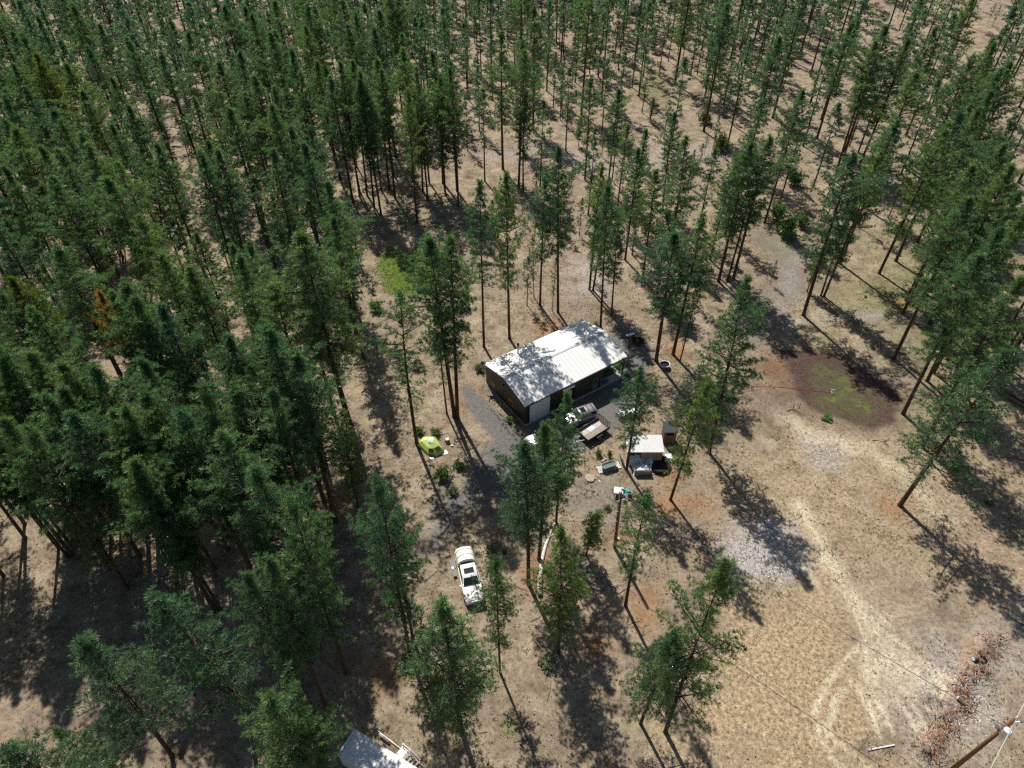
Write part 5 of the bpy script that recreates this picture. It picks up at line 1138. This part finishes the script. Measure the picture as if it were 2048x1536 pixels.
d = MB(); d.box(.05, .6, -.04, .04, ZP-.7, ZP-.62); d.tube([(.5,0,ZP-.7),(.5,-.15,ZP-1.1)], .06, 8); d.build('cutout', 'ceramic', o)
wa = P(2052, 1398, ZP+.2); wb = P(1978, 1540, ZP+.15)
def wire(name, pts, r_, mat, label):
    o = empty(name, pts[0], 0, label, 'wire'); b0 = Vector(pts[0]); d = MB(); d.tube([Vector(p)-b0 for p in pts], r_, 6); d.build('cable', mat, o); return o
dirw = (Vector((wa.x, wa.y, 0))-Vector((wb.x, wb.y, 0))).normalized()
topw = Vector((t2.x, t2.y, ZP+.25))
wire('overhead_wire', [topw+dirw*60+Vector((0,0,.5)), topw+dirw*20-Vector((0,0,.1)), topw, topw-dirw*20-Vector((0,0,.1)), topw-dirw*60+Vector((0,0,.5))], .022, 'wire', 'upper pale power wire passing the pole top in the lower right corner')
lw_ = topw+Vector((.12, -.12, -1.0))
wire('overhead_wire', [lw_+dirw*60+Vector((0,0,.5)), lw_+dirw*20-Vector((0,0,.1)), lw_, lw_-dirw*20-Vector((0,0,.1)), lw_-dirw*60+Vector((0,0,.5))], .022, 'wire', 'lower pale power wire running beside the upper one in the corner')
pa = Vector((t1.x, t1.y, 9.3)); pb_ = Vector((t2.x, t2.y, ZP-1.6)); wire('service_cable', [pa.lerp(pb_, k/12)-Vector((0,0,.5*4*(k/12)*(1-k/12))) for k in range(13)], .03, 'wire_dark', 'thin dark service cable hung from the power pole to the yard pole')

# ---------------------------------------------------------------- shipping container with steps and pipe
ca = P(709, 1457, 2.6); cb_ = P(672, 1505, 2.6); cd = P(830, 1533, 2.6); an = math.atan2(cd.y-ca.y, cd.x-ca.x)
co2 = empty('shipping_container', (ca.x, ca.y, 0), an, 'white ribbed shipping container cut by the bottom edge', 'container')
CW = (cb_-ca).length; CL = 12.2
d = MB(); d.box(.02, CL-.02, -CW+.02, -.02, .12, 2.55); d.build('body', 'container_roof', co2)
d = MB(); d.box(.03, CL-.03, -CW+.03, -.03, 2.552, 2.575)
for k in range(42): x = .35+k*.28; d.box(x, x+.1, -CW+.12, -.12, 2.576, 2.6)
ctop = d.build('roof', 'container_roof', co2)
d = MB()
for z0, z1 in ((.0, .14), (2.47, 2.6)): d.box(0, CL, -.06, 0, z0, z1); d.box(0, CL, -CW, -CW+.06, z0, z1); d.box(0, .06, -CW+.062, -.062, z0, z1)
for y in (-.12, -CW): d.box(-.003, .12, y-.001, y+.12, .143, 2.467)
d.build('frame', 'white_paint', co2)
for y in (-.17, -CW+.01): d = MB(); d.box(-.01, .18, y, y+.16, 2.602, 2.65); cc = d.build('corner_casting', 'ceramic', co2); d = MB(); d.disc((.09, y+.08), .04, 2.653, 12); d.build('hole', 'black_metal', cc)
def text(s, size, loc_, rz, mat, parent, name='lettering'):
    cu = bpy.data.curves.new('txt', 'FONT'); cu.body = s; cu.size = size; cu.extrude = .002; cu.align_x = 'CENTER'
    to = bpy.data.objects.new('txt', cu); COL.objects.link(to); bpy.context.view_layer.update()
    dg = bpy.context.evaluated_depsgraph_get(); me = bpy.data.meshes.new_from_object(to.evaluated_get(dg)); bpy.data.objects.remove(to)
    o = link(name, me, mat, parent); o.location = loc_; o.rotation_euler = (0, 0, rz); return o
text("CAUTION 9'6\"", .2, (.31, -CW/2+.1, 2.578), math.pi/2, 'grey_plastic', co2)
d = MB(); d.add([(.16, -CW/2-.92, 2.58), (.34, -CW/2-.82, 2.58), (.34, -CW/2-1.02, 2.58)] if False else [(.18, -CW/2-.68, 2.579), (.34, -CW/2-.78, 2.579), (.18, -CW/2-.88, 2.579)], [(0,1,2)]); d.build('warning_mark', 'grey_plastic', co2)
sp = P(812, 1522); o = empty('wooden_steps', (sp.x, sp.y, gz(sp.x, sp.y)), an-.12, 'white wooden steps with a rail beside the shipping container', 'steps')
for k in range(4): d = MB(); d.box(-.1+k*.3, .15+k*.3, -.5, .45, .78-k*.2, .82-k*.2); d.build('tread', 'wood_old', o)
for y in (-.52, .47): d = MB(); d.add([(-.2, y, .6), (1.15, y, 0), (1.15, y+.05, 0), (-.2, y+.05, .6), (-.2, y, .86), (1.15, y, .2), (1.15, y+.05, .2), (-.2, y+.05, .86)], bf); d.build('stringer', 'ceramic', o)
d = MB(); d.box(-.75, -.12, -.52, .52, .8, .86); d.build('landing', 'ceramic', o)
for x in (-.7, .1, 1.1): d = MB(); d.box(x-.035, x+.035, .53, .59, 0, 1.3 if x < .5 else .9); d.build('rail_post', 'ceramic', o)
d = MB(); d.tube([(-.75, .62, 1.28), (.1, .62, 1.28), (1.2, .62, .85)], .03, 6); d.build('handrail', 'ceramic', o)
for (u0, v0, u1, v1, r_, lab) in ((740, 1451, 850, 1536, .035, 'long thin white pipe lying beside the shipping container'), (759, 1470, 779, 1487, .1, 'short grey pole lying under the long white pipe')):
    a = P(u0, v0); b2 = P(u1, v1); a.z = gz(a.x, a.y)+r_+.25; b2.z = gz(b2.x, b2.y)+r_+.1; o = empty('pipe', a, 0, lab, 'pipe'); d = MB(); d.tube([(0,0,0), (b2-a)*.5, b2-a], r_, 8); d.build('pipe', 'ceramic' if r_ < .05 else 'wood_old', o, True)

# ---------------------------------------------------------------- logs and debris
def log(u0, v0, u1, v1, r0_, r1_, mat, label, name='fallen_log', bend=0.0, limbs_=0, cat='log'):
    a = P(u0, v0); b2 = P(u1, v1); a.z = gz(a.x, a.y)+r0_*.8; b2.z = gz(b2.x, b2.y)+r1_*.8; dv = b2-a; sd_ = Vector((-dv.y, dv.x, 0)).normalized(); N = 9
    pts = [dv*(k/N)+sd_*bend*math.sin(math.pi*k/N)+sd_*random.uniform(-.04, .04) for k in range(N+1)]
    o = empty(name, a, 0, label, cat); d = MB(); d.tube(pts, [r0_+(r1_-r0_)*k/N for k in range(N+1)], 9, True, .1); lg = d.build('trunk', mat, o, True)
    d = MB(); q = -dv.normalized()*.006; d.tube([q, q*2.5], [r0_*.85, r0_*.8], 9); d.build('cut_face', 'log_end' if mat != 'pale_log' else 'wood_dark', o)
    for k in range(limbs_):
        t = random.uniform(.3, .95); p_ = pts[int(t*N)]; L_ = random.uniform(.3, 1.0); d = MB(); d.tube([p_, p_+(dv.normalized()*.7+sd_*random.choice((-1, 1))*.8+Vector((0, 0, .2)))*L_], [.05, .02], 5); d.build('stub', mat, o)
    return o
log(1079, 1191, 1110, 1046, .27, .1, 'pale_log', 'long fallen silver grey log lying across the yard', bend=.5, limbs_=4)
log(2008, 782, 2060, 812, .32, .3, 'log_bark', 'thick fallen log at the right edge below the pines'); log(2004, 790, 2060, 822, .25, .22, 'log_bark', 'lower fallen log beside the thick one at the right edge', limbs_=3)
log(1745, 880, 1772, 885, .06, .02, 'log_bark', 'small branched stick right below the burn scar', 'branch', .1, 5, 'branch'); log(1575, 820, 1600, 816, .06, .02, 'log_bark', 'small dark branch left of the burn scar rim', 'branch', .1, 5, 'branch')
log(1270, 1128, 1275, 1118, .05, .02, 'pale_log', 'short pale stick right of the utility pole', 'branch', .1, 1, 'branch')
log(2000, 915, 2050, 922, .06, .03, 'log_bark', 'thin branch on the field at the right edge', 'branch', .2, 4, 'branch'); log(1640, 320, 1665, 328, .09, .03, 'log_bark', 'dark branch heap among the upper right pines', 'branch', .2, 6, 'branch')
log(655, 988, 672, 992, .1, .06, 'pale_log', 'pale log end in the shade below the small edge pine', bend=0)
log(2030, 1240, 2090, 1290, .05, .02, 'wood_dark', 'dark branch at the right edge in the pine shadow', 'branch', .2, 3, 'branch')
row = [(1999,1282),(1975,1300),(1958,1320),(1965,1345),(1940,1350),(1925,1372),(1910,1390),(1938,1402),(1925,1425),(1900,1432),(1885,1450),(1905,1460),(1870,1480),(1852,1500),(1868,1510)]
for i, (u, v) in enumerate(row):
    p = P(u, v); o = empty('wood_debris', (p.x, p.y, gz(p.x, p.y)), 0, None, 'debris')
    tag(o, 'heap of broken reddish wood in the debris row beside the field, '+['topmost, by the tree shadow','second from the top','above the big earth mound','right of the big earth mound','at the gap below the earth mound','left of the middle mound','lower end of the middle mound','with yellow split ends, right side','with yellow split ends, lower','left side of the lower stretch','in the lower stretch','right side of the lower stretch','above the white log round','beside the white log round','lowest, at the grey brush'][i])
    d = MB(); d3 = MB()
    for k in range(44):
        a = random.gauss(.9, 1.1); q = Vector((random.gauss(0, .42), random.gauss(0, .42), random.uniform(.02, .28))); L_ = random.uniform(.15, .75); dv = Vector((math.cos(a), math.sin(a), random.uniform(-.2, .3)))*L_
        (d if k % 3 else d3).tube([q, q+dv], [random.uniform(.012, .05), .012], 4)
    d.build('splinters', 'log_red', o); d3.build('branches', 'wood_dark', o)
for u, v, lab in ((1945,1322,'cut white log round in the debris row near the earth mound'),(1852,1500,'cut white log round at the lower end of the debris row'),(1960,1312,'second pale cut log round at the top of the debris row'),(1916,1404,'yellow cut log round in the middle of the debris row')):
    p = P(u, v); o = empty('log_round', (p.x, p.y, gz(p.x, p.y)+.1), random.random()*3, lab, 'log'); d = MB(); d.tube([(0,-.25,.1),(0,.25,.22)], [.22,.24], 12, True, .05); d.build('bark', 'log_bark', o); d = MB(); d.tube([(0,.252,.22),(0,.262,.222)], .2, 12); d.tube([(0,-.262,.1),(0,-.252,.102)], .2, 12); d.build('cut_face', 'ceramic' if 'white' in lab else 'log_end', o)
for u, v, lab in ((1875,1395,'dark brush heap left of the debris row'),(1735,1492,'brown brush heap at the left end of the long white pole'),(1853,1528,'grey brush heap at the bottom of the debris row'),(1978,1292,'grey brush heap at the top of the debris row'),(1555,1130,'twiggy brush on the wood chips'),(1255,950,'twigs beside the shed trunk'),(1230,1330,'dead twigs in the shade of the cone shaped pine'),(1620,325,'dead brush in the upper right wood'),(1395,720,'dead twigs right of the short pine stem'),(1630,470,'brush under the dark thicket')):
    p = P(u, v); o = empty('brush_heap', (p.x, p.y, gz(p.x, p.y)), 0, lab, 'brush'); d = MB()
    for k in range(40):
        a = random.random()*6.28; q = Vector((random.gauss(0, .5), random.gauss(0, .5), random.uniform(.0, .2))); d.tube([q, q+Vector((math.cos(a), math.sin(a), random.uniform(-.1, .4)))*random.uniform(.3, .9)], [.02, .008], 3, False)
    d.build('twigs', 'dead', o)
for i in range(46):   # loose sticks over the floor
    u, v = random.choice([(random.uniform(900, 1300), random.uniform(1150, 1500)), (random.uniform(560, 900), random.uniform(900, 1400)), (random.uniform(1350, 1700), random.uniform(300, 640)), (random.uniform(0, 500), random.uniform(1150, 1500))])
    p = P(u, v)
    o = empty('stick', (p.x, p.y, gz(p.x, p.y)+.03), random.random()*6.28, 'thin dead stick lying on the forest floor', 'stick', 'dead sticks on the forest floor'); d = MB(); L_ = random.uniform(.6, 2.2)
    d.tube([(0,0,0), (L_*.5, random.uniform(-.1, .1), .04), (L_, 0, 0)], [.035, .028, .012], 5); d.build('stem', 'dead', o)
# hose and sprinkler on the burn scar
hp = [P(u, v) for u, v in ((1510,772),(1560,773),(1600,776),(1640,780),(1664,782))]
o = empty('garden_hose', hp[0], 0, 'thin red hose running onto the dark oval scar', 'hose'); d = MB(); d.tube([Vector((q.x-hp[0].x, q.y-hp[0].y, gz(q.x, q.y)+.03)) for q in hp], .03, 6); d.build('hose', 'hose', o, True)
p = P(1665, 782); o = empty('sprinkler', (p.x, p.y, gz(p.x, p.y)), 0, 'small sprinkler at the end of the red hose', 'sprinkler'); d = MB(); d.tube([(0,0,0),(0,0,.5)], .03, 6); d.tube([(-.25,0,.5),(.25,.05,.52)], .03, 6); d.tube([(0,-.2,.05),(0,.2,.05)], .03, 6); d.build('head', 'ceramic', o)
# far white vehicle or tent in the trees at the top
p = P(1272, 26); o = empty('white_trailer', (p.x, p.y, 0), .1, 'white camper seen between the trunks at the top of the picture', 'camper'); d = MB(); d.loft([[Vector((x, y, z)) for y, z in ((-1.1,.5),(1.1,.5),(1.1,2.2),(.9,2.5),(-.9,2.5),(-1.1,2.2))] for x in (-2.4, 2.4)]); d.build('body', 'white_paint', o, bevel=.05)
for x in (-1.2, .6): d = MB(); d.box(x, x+.8, -1.115, -1.09, 1.3, 1.9); d.build('window', 'glass', o)
for x in (-.5, .5): wheel(o, x, -1.0, .33); wheel(o, x, 1.0, .33)
for u, v, lab in ((270,133,'small pale stone between trunks, upper left'),(133,44,'pale stone in the far top left wood')):
    p = P(u, v); o = empty('pale_stone', (p.x, p.y, 0), 0, lab, 'stone'); d = MB(); d.tube([(-.4,0,.1),(0,.1,.3),(.4,0,.1)], [.15,.35,.15], 8, True, .2); d.build('stone', 'ceramic', o)
# dark square box and pale stake at the bottom left
p = P(362, 1493); o = empty('marker_post', (p.x, p.y, gz(p.x, p.y)), .3, 'small black box on a pale post near the bottom left', 'post'); d = MB(); d.tube([(0,0,0),(0,0,1.0)], .03, 6); d.build('post', 'ceramic', o); d = MB(); d.box(-.18, .18, -.18, .18, 1.0, 1.3); d.build('box', 'black_metal', o, bevel=.02)
print('objects', len(bpy.data.objects))
